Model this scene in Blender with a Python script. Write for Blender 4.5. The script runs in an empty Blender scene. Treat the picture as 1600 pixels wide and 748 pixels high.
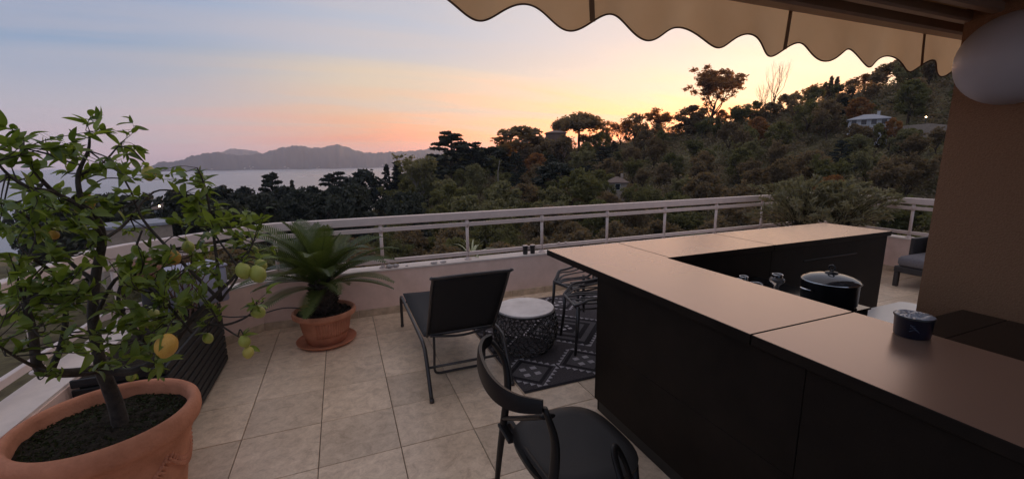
import bpy, math, random
import numpy as np
from mathutils import Vector, Matrix
random.seed(7); RNG = np.random.default_rng(7)
S = bpy.context.scene
C = S.collection
R = math.radians

# ------------------------------------------------------------------ camera
EYE = Vector((0, 0, 1.6616))
HEAD, PITCH, ROLL, FPX = R(21.77), R(10.48), R(-0.68), 662.4
fw = Vector((math.sin(HEAD)*math.cos(PITCH), math.cos(HEAD)*math.cos(PITCH), -math.sin(PITCH)))
r0 = Vector((math.cos(HEAD), -math.sin(HEAD), 0))
u0 = Vector((math.sin(HEAD)*math.sin(PITCH), math.cos(HEAD)*math.sin(PITCH), math.cos(PITCH)))
rt = r0*math.cos(ROLL) + u0*math.sin(ROLL)
up = -r0*math.sin(ROLL) + u0*math.cos(ROLL)
cd = bpy.data.cameras.new('camera'); cam = bpy.data.objects.new('camera', cd); C.objects.link(cam)
cam.matrix_world = Matrix(((rt.x, up.x, -fw.x, EYE.x), (rt.y, up.y, -fw.y, EYE.y), (rt.z, up.z, -fw.z, EYE.z), (0, 0, 0, 1)))
cd.sensor_width = 36; cd.lens = 36*FPX/1600; cd.clip_start = 0.05; cd.clip_end = 60000
S.camera = cam

def ray(px, py):
    return fw + rt*((px-800)/FPX) + up*((374-py)/FPX)
def at(px, py, D):
    """point seen at photo pixel px, py at horizontal distance D"""
    d = ray(px, py); return EYE + d*(D/math.hypot(d.x, d.y))
def azel(px, py):
    d = ray(px, py); return math.degrees(math.atan2(d.x, d.y)), math.atan2(d.z, math.hypot(d.x, d.y))

# ------------------------------------------------------------------ view, sky, sun
S.view_settings.view_transform = 'Standard'; S.view_settings.look = 'None'
S.view_settings.exposure = 0.2; S.view_settings.gamma = 1.0
S.view_settings.use_curve_mapping = False
S.cycles.max_bounces = 8; S.cycles.diffuse_bounces = 4; S.cycles.glossy_bounces = 4
S.cycles.transparent_max_bounces = 8; S.cycles.volume_bounces = 1

def lin(r, g, b):
    f = lambda v: (v/255/12.92) if v/255 <= .04045 else ((v/255+.055)/1.055)**2.4
    return (f(r), f(g), f(b), 1)

SUN_AZ, SUN_EL = 53.0, 4.5
W = bpy.data.worlds.new("World"); S.world = W; W.use_nodes = True
wt = W.node_tree; wt.nodes.clear()
def N(t, ty, **k):
    n = t.nodes.new(ty)
    for a, b in k.items(): setattr(n, a, b)
    return n
def math_(t, op, a, b=None, c=None, clamp=False):
    n = N(t, 'ShaderNodeMath', operation=op, use_clamp=clamp)
    for i, v in enumerate((a, b, c)):
        if v is None: continue
        if isinstance(v, (int, float)): n.inputs[i].default_value = v
        else: t.links.new(v, n.inputs[i])
    return n.outputs[0]
def ramp(t, fac, stops, interp='LINEAR'):
    n = N(t, 'ShaderNodeValToRGB'); cr = n.color_ramp; cr.interpolation = interp
    while len(cr.elements) < len(stops): cr.elements.new(0.5)
    for e, (p, c) in zip(cr.elements, stops): e.position = p; e.color = c
    t.links.new(fac, n.inputs[0]); return n.outputs[0]
def mix(t, fac, a, b, mode='MIX'):
    n = N(t, 'ShaderNodeMix', data_type='RGBA', blend_type=mode)
    if isinstance(fac, (int, float)): n.inputs[0].default_value = fac
    else: t.links.new(fac, n.inputs[0])
    for i, v in ((6, a), (7, b)):
        if isinstance(v, tuple): n.inputs[i].default_value = v
        else: t.links.new(v, n.inputs[i])
    return n.outputs[2]
def build_sky(t):
    tc = N(t, 'ShaderNodeTexCoord'); sp = N(t, 'ShaderNodeSeparateXYZ'); t.links.new(tc.outputs['Generated'], sp.inputs[0])
    x, y, z = sp.outputs
    el = math_(t, 'MULTIPLY', math_(t, 'ARCSINE', z), 180/math.pi)           # degrees
    hl = math_(t, 'SQRT', math_(t, 'ADD', math_(t, 'MULTIPLY', x, x), math_(t, 'ADD', math_(t, 'MULTIPLY', y, y), 1e-6)))
    ca = math_(t, 'DIVIDE', math_(t, 'ADD', math_(t, 'MULTIPLY', x, math.sin(R(SUN_AZ))), math_(t, 'MULTIPLY', y, math.cos(R(SUN_AZ)))), hl)
    w = math_(t, 'POWER', math_(t, 'MULTIPLY_ADD', ca, .5, .5), 4.0)
    # thin high cloud, streaked: the direction carried up to a flat layer
    pj = N(t, 'ShaderNodeCombineXYZ')
    dz = math_(t, 'ADD', math_(t, 'MAXIMUM', z, 0.0), .10)
    t.links.new(math_(t, 'DIVIDE', x, dz), pj.inputs[0]); t.links.new(math_(t, 'DIVIDE', y, dz), pj.inputs[1])
    mp = N(t, 'ShaderNodeMapping'); mp.inputs['Rotation'].default_value = (0, 0, R(-32)); mp.inputs['Scale'].default_value = (.30, 1.25, 1)
    t.links.new(pj.outputs[0], mp.inputs[0])
    nz = N(t, 'ShaderNodeTexNoise'); nz.inputs['Scale'].default_value = 1.0; nz.inputs['Detail'].default_value = 6; nz.inputs['Roughness'].default_value = .55
    nz.inputs['Distortion'].default_value = .7
    t.links.new(mp.outputs[0], nz.inputs['Vector'])
    cl = nz.outputs['Fac']
    elw = math_(t, 'ADD', el, math_(t, 'MULTIPLY', math_(t, 'SUBTRACT', cl, .5), 9.0))
    e = math_(t, 'DIVIDE', math_(t, 'MAXIMUM', elw, 0.0), 60.0, clamp=True)
    A = ramp(t, e, [(0, lin(186, 170, 182)), (3/60, lin(186, 174, 186)), (6/60, lin(172, 172, 186)), (11/60, lin(130, 155, 186)), (18/60, lin(130, 155, 190)), (34/60, lin(160, 168, 188)), (1, lin(186, 180, 186))])
    B = ramp(t, e, [(0, lin(255, 140, 84)), (2.5/60, lin(252, 158, 104)), (5.5/60, lin(240, 182, 138)), (9/60, lin(220, 198, 172)), (14/60, lin(180, 186, 200)), (30/60, lin(162, 170, 192)), (1, lin(186, 180, 186))])
    H = lambda r, g, b, k: tuple(v*k for v in lin(r, g, b)[:3])+(1,)
    D = ramp(t, e, [(0, (5.0, 1.0, .15, 1)), (3.5/60, (3.5, .88, .19, 1)), (5.5/60, (2.2, .80, .30, 1)), (7.5/60, (1.25, .74, .48, 1)), (10/60, (.92, .70, .57, 1)), (14/60, lin(228, 210, 204)), (22/60, lin(208, 204, 208)), (34/60, lin(174, 177, 195)), (1, lin(186, 180, 186))])
    def sm(lo, hi):
        n = N(t, 'ShaderNodeMapRange', interpolation_type='SMOOTHSTEP'); t.links.new(w, n.inputs[0])
        n.inputs[1].default_value = lo; n.inputs[2].default_value = hi; return n.outputs[0]
    c = mix(t, sm(.10, .50), A, B); c = mix(t, sm(.42, 1.0), c, D)
    # grey-rose veils of cloud
    veil = N(t, 'ShaderNodeMapRange', interpolation_type='SMOOTHSTEP'); t.links.new(cl, veil.inputs[0])
    veil.inputs[1].default_value = .46; veil.inputs[2].default_value = .68; veil.inputs[4].default_value = .40
    c = mix(t, veil.outputs[0], c, mix(t, w, lin(172, 168, 182), lin(250, 216, 180)))
    return c
skyc = build_sky(wt)
sk = N(wt, 'ShaderNodeTexSky', sky_type='NISHITA'); sk.sun_disc = False
sk.sun_elevation = R(SUN_EL); sk.sun_rotation = R(SUN_AZ); sk.altitude = 60; sk.dust_density = 2.0
b1 = N(wt, 'ShaderNodeBackground'); wt.links.new(skyc, b1.inputs[0]); b1.inputs[1].default_value = 0.92
b2 = N(wt, 'ShaderNodeBackground'); wt.links.new(sk.outputs[0], b2.inputs[0]); b2.inputs[1].default_value = 0.015
ad = N(wt, 'ShaderNodeAddShader'); wt.links.new(b1.outputs[0], ad.inputs[0]); wt.links.new(b2.outputs[0], ad.inputs[1])
ow = N(wt, 'ShaderNodeOutputWorld'); wt.links.new(ad.outputs[0], ow.inputs[0])
W.cycles.sampling_method = 'MANUAL'; W.cycles.sample_map_resolution = 1024

sd = bpy.data.lights.new('sun', 'SUN'); sd.energy = 5.0; sd.angle = R(0.6); sd.color = (1.0, .56, .27)
so = bpy.data.objects.new('sun', sd); C.objects.link(so)
sv = Vector((math.sin(R(SUN_AZ))*math.cos(R(SUN_EL)), math.cos(R(SUN_AZ))*math.cos(R(SUN_EL)), math.sin(R(SUN_EL))))
so.rotation_euler = sv.to_track_quat('Z', 'Y').to_euler(); so.location = (0, 0, 30)

# ------------------------------------------------------------------ materials
MATS = {}
def mat(name, col, rough=.6, var=.0, scale=20., bump=0., bscale=60., metal=0., spec=.5, col2=None, rvar=0., coat=0.):
    """principled material with a noise-driven colour variation and bump, in object space"""
    m = bpy.data.materials.new(name); m.use_nodes = True; t = m.node_tree
    b = t.nodes['Principled BSDF']; b.inputs['Roughness'].default_value = rough; b.inputs['Metallic'].default_value = metal
    b.inputs['Specular IOR Level'].default_value = spec; b.inputs['Coat Weight'].default_value = coat
    tc = N(t, 'ShaderNodeTexCoord')
    c1 = col if len(col) == 4 else (*col, 1)
    if var or col2:
        nz = N(t, 'ShaderNodeTexNoise'); nz.inputs['Scale'].default_value = scale; nz.inputs['Detail'].default_value = 6; nz.inputs['Roughness'].default_value = .62
        t.links.new(tc.outputs['Object'], nz.inputs['Vector'])
        lo = tuple(v*(1-var) for v in c1[:3])+(1,); hi = tuple(min(1, v*(1+var)) for v in (col2 or c1)[:3])+(1,)
        t.links.new(ramp(t, nz.outputs['Fac'], [(.32, lo), (.68, hi)]), b.inputs['Base Color'])
        if rvar:
            t.links.new(math_(t, 'MULTIPLY_ADD', nz.outputs['Fac'], rvar, rough-rvar*.5, clamp=True), b.inputs['Roughness'])
    else: b.inputs['Base Color'].default_value = c1
    if bump:
        n2 = N(t, 'ShaderNodeTexNoise'); n2.inputs['Scale'].default_value = bscale; n2.inputs['Detail'].default_value = 5
        t.links.new(tc.outputs['Object'], n2.inputs['Vector'])
        bp = N(t, 'ShaderNodeBump'); bp.inputs['Strength'].default_value = bump; bp.inputs['Distance'].default_value = .01
        t.links.new(n2.outputs['Fac'], bp.inputs['Height']); t.links.new(bp.outputs[0], b.inputs['Normal'])
    MATS[name] = m; return m
def leafmat(name, c1, c2, trans=.35, rough=.45, spec=.4, attr=None, tcol=None, ISL=.32):
    """two-sided leaf: colour differs leaf by leaf, light passes through"""
    m = bpy.data.materials.new(name); m.use_nodes = True; t = m.node_tree
    b = t.nodes['Principled BSDF']; b.inputs['Roughness'].default_value = rough; b.inputs['Specular IOR Level'].default_value = spec
    g = N(t, 'ShaderNodeNewGeometry'); oi = N(t, 'ShaderNodeObjectInfo')
    f = math_(t, 'MULTIPLY', 1.0, math_(t, 'ADD', math_(t, 'MULTIPLY', g.outputs['Random Per Island'], ISL), math_(t, 'MULTIPLY', oi.outputs['Random'], .95-ISL)))
    if attr:
        a = N(t, 'ShaderNodeAttribute', attribute_name=attr)
        col = mix(t, math_(t, 'MULTIPLY_ADD', g.outputs['Random Per Island'], .3, .85), (0, 0, 0, 1), a.outputs['Color'])
    else: col = ramp(t, f, [(0, (*c1, 1)), (1, (*c2, 1))])
    t.links.new(col, b.inputs['Base Color'])
    tr = N(t, 'ShaderNodeBsdfTranslucent')
    t.links.new(mix(t, 1.0, col, (*(tcol or (1.3, 1.25, .6)), 1), 'MULTIPLY'), tr.inputs[0])
    mx = N(t, 'ShaderNodeMixShader'); mx.inputs[0].default_value = trans
    t.links.new(b.outputs[0], mx.inputs[1]); t.links.new(tr.outputs[0], mx.inputs[2])
    t.links.new(mx.outputs[0], t.nodes['Material Output'].inputs[0])
    MATS[name] = m; return m
def emit(name, col, k):
    m = bpy.data.materials.new(name); m.use_nodes = True; t = m.node_tree
    b = t.nodes['Principled BSDF']; b.inputs['Base Color'].default_value = (.8, .7, .6, 1)
    b.inputs['Emission Color'].default_value = (*col, 1); b.inputs['Emission Strength'].default_value = k
    MATS[name] = m; return m

# ------------------------------------------------------------------ geometry helpers
class MB:
    """collects faces for ONE mesh"""
    def __init__(s): s.v = []; s.f = []; s.m = []
    def add(s, vs, fs, mi=0):
        o = len(s.v); s.v += [tuple(v) for v in vs]
        for f in fs: s.f.append(tuple(i+o for i in f)); s.m.append(mi)
        return s
    def box(s, a, b, mi=0, M=None):
        x0, y0, z0 = a; x1, y1, z1 = b
        vs = [(x0,y0,z0),(x1,y0,z0),(x1,y1,z0),(x0,y1,z0),(x0,y0,z1),(x1,y0,z1),(x1,y1,z1),(x0,y1,z1)]
        if M is not None: vs = [tuple(M @ Vector(v)) for v in vs]
        return s.add(vs, [(3,2,1,0),(4,5,6,7),(0,1,5,4),(1,2,6,5),(2,3,7,6),(3,0,4,7)], mi)
    def bevbox(s, a, b, r=.004, mi=0, M=None):
        """box with chamfered edges"""
        x = (a[0], b[0]); y = (a[1], b[1]); z = (a[2], b[2]); vs = []; idx = {}
        for i in (0,1):
            for j in (0,1):
                for k in (0,1):
                    sx, sy, sz = (1-2*i)*r, (1-2*j)*r, (1-2*k)*r
                    for ax, p in enumerate(((x[i], y[j]+sy, z[k]+sz), (x[i]+sx, y[j], z[k]+sz), (x[i]+sx, y[j]+sy, z[k]))):
                        idx[i,j,k,ax] = len(vs); vs.append(p)
        fs = []
        for i in (0,1):
            q = [idx[i,0,0,0], idx[i,1,0,0], idx[i,1,1,0], idx[i,0,1,0]]; fs.append(q if i else q[::-1])
            q = [idx[0,i,0,1], idx[0,i,1,1], idx[1,i,1,1], idx[1,i,0,1]]; fs.append(q if i else q[::-1])
            q = [idx[0,0,i,2], idx[1,0,i,2], idx[1,1,i,2], idx[0,1,i,2]]; fs.append(q if i else q[::-1])
        for j in (0,1):
            for k in (0,1):
                fs.append([idx[0,j,k,1], idx[1,j,k,1], idx[1,j,k,2], idx[0,j,k,2]])
                fs.append([idx[j,0,k,0], idx[j,1,k,0], idx[j,1,k,2], idx[j,0,k,2]])
                fs.append([idx[j,k,0,0], idx[j,k,1,0], idx[j,k,1,1], idx[j,k,0,1]])
        for i in (0,1):
            for j in (0,1):
                for k in (0,1): fs.append([idx[i,j,k,0], idx[i,j,k,1], idx[i,j,k,2]])
        if M is not None: vs = [tuple(M @ Vector(v)) for v in vs]
        cx = Vector([sum(v[n] for v in vs)/len(vs) for n in range(3)]); out = []
        for f in fs:                                        # make every face look outwards
            p = [Vector(vs[q]) for q in f]; n = (p[1]-p[0]).cross(p[2]-p[0])
            out.append(f if n.dot(sum(p, Vector())/len(p)-cx) > 0 else f[::-1])
        return s.add(vs, out, mi)
    def tube(s, pts, rad, n=8, mi=0, closed=False, cap=True, flat=1.0):
        """tube along points; rad a number or one per point; flat squeezes it"""
        pts = [Vector(p) for p in pts]; k = len(pts)
        rad = [rad]*k if isinstance(rad, (int, float)) else rad
        vs = []; u = None
        for i, p in enumerate(pts):
            t = (pts[(i+1) % k]-pts[i-1]) if closed else (pts[min(i+1, k-1)]-pts[max(i-1, 0)])
            t = t.normalized() if t.length > 1e-9 else Vector((0,0,1))
            if u is None:
                u = t.cross(Vector((0,0,1)))
                if u.length < .2: u = t.cross(Vector((1,0,0)))
            u = (u-t*u.dot(t)).normalized(); w = t.cross(u)
            for j in range(n):
                a = 2*math.pi*j/n; vs.append(p+u*(math.cos(a)*rad[i])+w*(math.sin(a)*rad[i]*flat))
        fs = []
        for i in range(k if closed else k-1):
            for j in range(n):
                a = i*n+j; b = i*n+(j+1) % n; c = ((i+1) % k)*n
                fs.append((a, b, c+(j+1) % n, c+j))
        if cap and not closed:
            fs.append(tuple(range(n))[::-1]); fs.append(tuple((k-1)*n+j for j in range(n)))
        return s.add(vs, fs, mi)
    def lathe(s, prof, n=48, c=(0,0,0), mi=0, cap0=True, cap1=False, wob=0.):
        vs = []
        for r, z in prof:
            for j in range(n):
                a = 2*math.pi*j/n; q = 1+wob*math.sin(3*a+r*9)*.5
                vs.append((c[0]+r*q*math.cos(a), c[1]+r*q*math.sin(a), c[2]+z))
        fs = [(i*n+j, i*n+(j+1) % n, (i+1)*n+(j+1) % n, (i+1)*n+j) for i in range(len(prof)-1) for j in range(n)]
        if cap0: fs.append(tuple(range(n))[::-1])
        if cap1: fs.append(tuple((len(prof)-1)*n+j for j in range(n)))
        return s.add(vs, fs, mi)
    def ball(s, c, r, nu=14, nv=9, sq=(1,1,1), mi=0, fn=None):
        vs = []; 
        for i in range(nv+1):
            th = math.pi*i/nv
            for j in range(nu):
                ph = 2*math.pi*j/nu; d = Vector((math.sin(th)*math.cos(ph), math.sin(th)*math.sin(ph), math.cos(th)))
                k = fn(d) if fn else 1
                vs.append((c[0]+d.x*r*sq[0]*k, c[1]+d.y*r*sq[1]*k, c[2]+d.z*r*sq[2]*k))
        fs = [(i*nu+j, (i+1)*nu+j, (i+1)*nu+(j+1) % nu, i*nu+(j+1) % nu) for i in range(nv) for j in range(nu)]
        return s.add(vs, fs, mi)
    def mesh(s, name, mats, smooth=False):
        me = bpy.data.meshes.new(name); me.from_pydata(s.v, [], s.f)
        for m in (mats if isinstance(mats, (list, tuple)) else [mats]): me.materials.append(m)
        if any(s.m): me.polygons.foreach_set('material_index', s.m)
        if smooth: me.polygons.foreach_set('use_smooth', [True]*len(me.polygons))
        me.update(); return me
    def build(s, name, mats, parent=None, smooth=False, auto=None):
        return link(name, s.mesh(name, mats, smooth or bool(auto)), parent, auto)
def link(name, me, parent=None, auto=None):
    o = bpy.data.objects.new(name, me); C.objects.link(o)
    if parent: o.parent = parent
    if auto: smooth_by_angle(o, auto)
    return o
def smooth_by_angle(o, deg):
    me = o.data
    import bmesh
    bm = bmesh.new(); bm.from_mesh(me)
    bmesh.ops.recalc_face_normals(bm, faces=bm.faces)
    for e in bm.edges:
        if len(e.link_faces) == 2: e.smooth = e.calc_face_angle(0) < R(deg)
    bm.to_mesh(me); bm.free()
def tag(o, label, cat, group=None, kind=None):
    o['label'] = label; o['category'] = cat
    if group: o['group'] = group
    if kind: o['kind'] = kind
    return o
def thing(name, label, cat, loc=(0,0,0), rz=0, group=None):
    o = bpy.data.objects.new(name, None); C.objects.link(o); o.empty_display_size = .1
    o.location = loc; o.rotation_euler = (0, 0, rz); return tag(o, label, cat, group)
def struct(o): o['kind'] = 'structure'; return o
def dup(root, loc, rz, label=None, scale=None):
    r = root.copy(); C.objects.link(r); r.location = loc; r.rotation_euler = (0, 0, rz)
    if scale: r.scale = scale
    if label: r['label'] = label
    for ch in root.children:
        c = ch.copy(); C.objects.link(c); c.parent = r
        for g in ch.children:
            d = g.copy(); C.objects.link(d); d.parent = c
    return r
def curve_pts(ctrl, n=6):
    """Catmull-Rom through control points"""
    P = [Vector(c) for c in ctrl]; P = [P[0]*2-P[1]]+P+[P[-1]*2-P[-2]]; out = []
    for i in range(1, len(P)-2):
        a, b, c, d = P[i-1:i+3]
        for k in range(n):
            t = k/n
            out.append(.5*((2*b)+(c-a)*t+(2*a-5*b+4*c-d)*t*t+(3*b-a-3*c+d)*t**3))
    out.append(P[-2]); return out
def quads_mesh(name, V, m, col=None):
    """V: (n,4,3) array of quads -> mesh; col: (n,3) colour per quad"""
    n = len(V); me = bpy.data.meshes.new(name)
    me.vertices.add(n*4); me.vertices.foreach_set('co', V.reshape(-1).astype(np.float32))
    me.loops.add(n*4); me.loops.foreach_set('vertex_index', np.arange(n*4, dtype=np.int32))
    me.polygons.add(n); me.polygons.foreach_set('loop_start', np.arange(0, n*4, 4, dtype=np.int32))
    me.materials.append(m)
    if col is not None:
        a = me.color_attributes.new('tint', 'FLOAT_COLOR', 'POINT')
        c = np.ones((n, 4, 4), np.float32); c[:, :, :3] = col[:, None, :]
        a.data.foreach_set('color', c.reshape(-1))
    me.update(calc_edges=True); return me
def leaf_quads(P, size, rng, asp=.5, upw=.0, ori=None):
    """one folded-lozenge leaf quad per point, random facing; upw tilts normals up"""
    n = len(P); a = rng.normal(size=(n, 3))
    if ori is not None: a = a*.55+ori
    a /= np.linalg.norm(a, axis=1)[:, None]+1e-9
    q = rng.normal(size=(n, 3)); q[:, 2] *= (1-upw); b = np.cross(a, q); b /= np.linalg.norm(b, axis=1)[:, None]+1e-9
    s = size*(.6+.8*rng.random(n)); s = s[:, None]
    return np.stack([P-a*s, P-b*s*asp, P+a*s, P+b*s*asp], 1)

# ------------------------------------------------------------------ haze: pale evening air over the sea
def build_haze():
    b = MB().box((-11000, -11000, -52), (11000, 11000, 330))
    m = bpy.data.materials.new('haze_air'); m.use_nodes = True; t = m.node_tree; t.nodes.clear()
    v = N(t, 'ShaderNodeVolumePrincipled'); v.inputs['Color'].default_value = (.64, .74, 1.0, 1)
    v.inputs['Density'].default_value = HAZE; v.inputs['Anisotropy'].default_value = .35
    o = N(t, 'ShaderNodeOutputMaterial'); t.links.new(v.outputs[0], o.inputs['Volume'])
    h = b.build('haze', m); h['kind'] = 'stuff'; h['label'] = 'pale evening haze over the bay'
HAZE = 0.00011

# ------------------------------------------------------------------ land, sea, far mountains
SEA = -45.0
CREST = [(-180,-6),(-40,-6),(-5,-4),(5,-1.8),(14,0.2),(24,1.7),(34,2.5),(42,3.6),(50,5.1),(57,6.4),(65,7.8),(75,8.6),(90,8.6),(120,5),(180,-6)]
def interp(tab, x):
    if x <= tab[0][0]: return tab[0][1]
    for (a, b), (c, d) in zip(tab, tab[1:]):
        if x <= c: return b+(d-b)*(x-a)/(c-a)
    return tab[-1][1]
def ss(a, b, x): t = min(1, max(0, (x-a)/(b-a))); return t*t*(3-2*t)
DC = 225.0
def ground(x, y):
    r = math.hypot(x, y); a = math.degrees(math.atan2(x, y))
    zc = 1.66+DC*math.tan(R(interp(CREST, a)-1.3)); z0 = -13.5
    left = 1-ss(-2, 12, a) if a < 90 else ss(120, 170, a)
    z = z0+(-2.5)*ss(14, 55, r)+(zc-z0+2.5)*ss(48, DC, r)**1.05
    if r > DC: z -= (r-DC)*.12*ss(DC, DC*1.6, r)
    zl = z0-3.5*ss(14, 80, r)-31*ss(90, 420, r)**.8
    z = z*(1-left)+zl*left
    z += .7*math.sin(x*.06+1)*math.cos(y*.05)*ss(25, 70, r)
    if r > 600: z = min(z, SEA-3)
    return z
def build_land():
    b = MB(); rs = [0]+[6*1.075**i for i in range(66)]; na = 160; vs = [(0, 0, ground(0, .01))]
    for r in rs[1:]:
        for j in range(na):
            a = 2*math.pi*j/na; x, y = r*math.sin(a), r*math.cos(a); vs.append((x, y, ground(x, y)))
    fs = [(0, 1+(j+1) % na, 1+j) for j in range(na)]
    for i in range(len(rs)-2):
        for j in range(na):
            p = 1+i*na+j; q = 1+i*na+(j+1) % na; fs.append((p, q, q+na, p+na))
    b.add(vs, fs)
    m = mat('hill_soil', (.12, .09, .058), .95, .45, .35, .6, 3., spec=.1, col2=(.14, .12, .06))
    struct(b.build('hillside_ground', m, smooth=True))
    w = MB(); n = 72; ring = [(10500*math.cos(2*math.pi*j/n), 10500*math.sin(2*math.pi*j/n), SEA) for j in range(n)]
    w.add(ring, [tuple(range(n))])
    m = mat('sea_water', (.17, .18, .205), .05, spec=.8); t = m.node_tree; bs = t.nodes['Principled BSDF']
    tc = N(t, 'ShaderNodeTexCoord'); mp = N(t, 'ShaderNodeMapping'); mp.inputs['Scale'].default_value = (1, 1, 1)
    t.links.new(tc.outputs['Object'], mp.inputs[0])
    nz = N(t, 'ShaderNodeTexNoise'); nz.inputs['Scale'].default_value = .25; nz.inputs['Detail'].default_value = 5
    t.links.new(mp.outputs[0], nz.inputs['Vector'])
    bp = N(t, 'ShaderNodeBump'); bp.inputs['Strength'].default_value = .015; bp.inputs['Distance'].default_value = .5
    t.links.new(nz.outputs['Fac'], bp.inputs['Height']); t.links.new(bp.outputs[0], bs.inputs['Normal'])
    n2 = N(t, 'ShaderNodeTexNoise'); n2.inputs['Scale'].default_value = .003; n2.inputs['Detail'].default_value = 3
    t.links.new(mp.outputs[0], n2.inputs['Vector']); t.links.new(math_(t, 'MULTIPLY_ADD', n2.outputs['Fac'], .10, .24), bs.inputs['Roughness'])
    struct(w.build('sea', m))
def build_mountains():
    front = [(205,266),(222,264),(235,260),(246,254),(258,252.5),(275,252.5),(288,248),(300,243.5),(318,240),(335,237.5),(345,238.5),(360,241),(380,243),(398,241),(412,239),(425,235),(440,230.5),(455,228.5),(466,227),(476,229),(488,231),(500,230.5),(508,230),(518,226.5),(528,226),(540,229),(553,234),(566,237.5),(582,239),(600,238),(618,237),(640,236),(660,234),(672,232),(684,236),(705,240),(730,246),(760,262)]
    back = [(300,262),(330,250),(345,238),(356,233.5),(368,231.8),(380,234),(392,234.5),(402,237),(420,244),(450,246),(600,250),(640,244),(655,238),(668,233),(676,231),(690,235),(720,238),(760,240),(800,262)]
    m = mat('mountain_scrub', (.040, .043, .042), .95, .25, .002, spec=.05)
    rng = random.Random(3)
    def ridge(name, prof, D, depth, label):
        tab = sorted((lambda q: (q[0], q[1]))(azel(px, py)) for px, py in prof)
        n = 260; rows = 13; a0, a1 = tab[0][0], tab[-1][0]; vs = []; ph = [rng.uniform(0, 6) for _ in range(8)]
        for i in range(n):
            az = a0+(a1-a0)*i/(n-1); hz = max(1.0, EYE.z+D*math.tan(interp(tab, az))-SEA)
            hz += 4.0*math.sin(az*5.1+ph[0])+2.6*math.sin(az*13.+ph[1])+1.6*math.sin(az*29.+ph[5])
            for k in range(rows):
                s = -1+2*k/(rows-1)                       # -1 front shore .. 0 crest .. 1 back
                rr = D+s*depth*(.8+.2*math.sin(az*1.7+ph[2]))
                spur = .5+.5*math.sin(az*4.2+ph[3]+1.1*math.sin(az*1.9))
                pr = (1-abs(s))**(.50+.45*spur) if s < 0 else (1-s)**.9
                z = SEA-1+(hz+1)*pr*(1 if k == (rows-1)//2 else (1-.05*math.sin(az*5+s*7+ph[4])))
                vs.append((rr*math.sin(R(az)), rr*math.cos(R(az)), z))
        fs = [(i*rows+k, i*rows+k+1, (i+1)*rows+k+1, (i+1)*rows+k) for i in range(n-1) for k in range(rows-1)]
        o = MB().add(vs, fs).build(name, m, smooth=True); struct(o); o['label'] = label
    ridge('mountain_ridge', front, 4500, 650, 'long blue-grey coastal ridge across the bay')
    ridge('mountain_ridge', back, 6300, 700, 'paler farther ridge showing behind the coastal ridge')
    b = MB(); wm = mat('far_plaster', (.40, .38, .37), .8)
    for _ in range(46):
        px = rng.choice([rng.uniform(330, 420), rng.uniform(380, 640), rng.uniform(560, 660)]); az = azel(px, 262)[0]
        rr = rng.uniform(3960, 4200); x, y = rr*math.sin(R(az)), rr*math.cos(R(az)); h = rng.uniform(3, 7)
        z = SEA + max(0, (rr-3900))*rng.uniform(.05, .16)
        b.box((x-rng.uniform(3, 7), y-5, z-1), (x+rng.uniform(3, 7), y+5, z+h*.8))
    o = b.build('shore_town', wm); o['kind'] = 'stuff'; o['label'] = 'scattered pale houses along the far shore'

# ------------------------------------------------------------------ trees
def limb(b, p, d, L, r, depth, rng, ends, up_=.15, spread=.7):
    """a bent limb that forks"""
    pts = [Vector(p)]; k = 4; d = Vector(d).normalized()
    for i in range(k):
        d = (d+Vector((rng.gauss(0, .13), rng.gauss(0, .13), rng.gauss(up_*.4, .10)))).normalized(); pts.append(pts[-1]+d*(L/k))
    b.tube(pts, [r*(1-.55*i/k) for i in range(k+1)], 5 if depth else 4, cap=False)
    if depth <= 0: ends.append((pts[-1], d)); return
    for q in range(rng.choice([2, 3, 3])):
        nd = (d+Vector((rng.gauss(0, spread), rng.gauss(0, spread), rng.gauss(up_, .3)))).normalized()
        limb(b, pts[-1] if q < 2 else pts[2], nd, L*rng.uniform(.6, .85), r*.5, depth-1, rng, ends, up_, spread)
    ends.append((pts[-1], d))
def ell(rng, n, c, r, shell=.55):
    d = rng.normal(size=(n, 3)); d /= np.linalg.norm(d, axis=1)[:, None]
    k = (shell+(1-shell)*rng.random(n))[:, None]*(.75+.25*rng.random(n)[:, None])
    return np.array(c)[None]+d*k*np.array(r)[None]
BARK = mat('bark', (.085, .06, .045), .95, .4, 6., .8, 14., spec=.15)
PALEBARK = mat('pale_bark', (.26, .22, .19), .9, .4, 6., .6, 14., spec=.15)
FOL = {'dark': leafmat('dark_needles', (.034, .038, .030), (.070, .072, .052), .18, .6, .2),
       'green': leafmat('green_leaves', (.12, .12, .055), (.22, .195, .09), .45, .6, .2),
       'olive': leafmat('olive_leaves', (.17, .16, .085), (.27, .24, .135), .4, .6, .2),
       'brown': leafmat('brown_glow_leaves', (.165, .135, .092), (.27, .22, .150), .58, .6, .2, tcol=(1.35, 1.05, .55)),  # warm glow of the hill near the sun put into the leaf colour
       'rust': leafmat('rust_glow_leaves', (.21, .135, .072), (.33, .21, .11), .62, .6, .2, tcol=(1.6, 1.05, .45))}  # rusty leaf plus sunset backlight, both in the colour
TPL = {}
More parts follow.
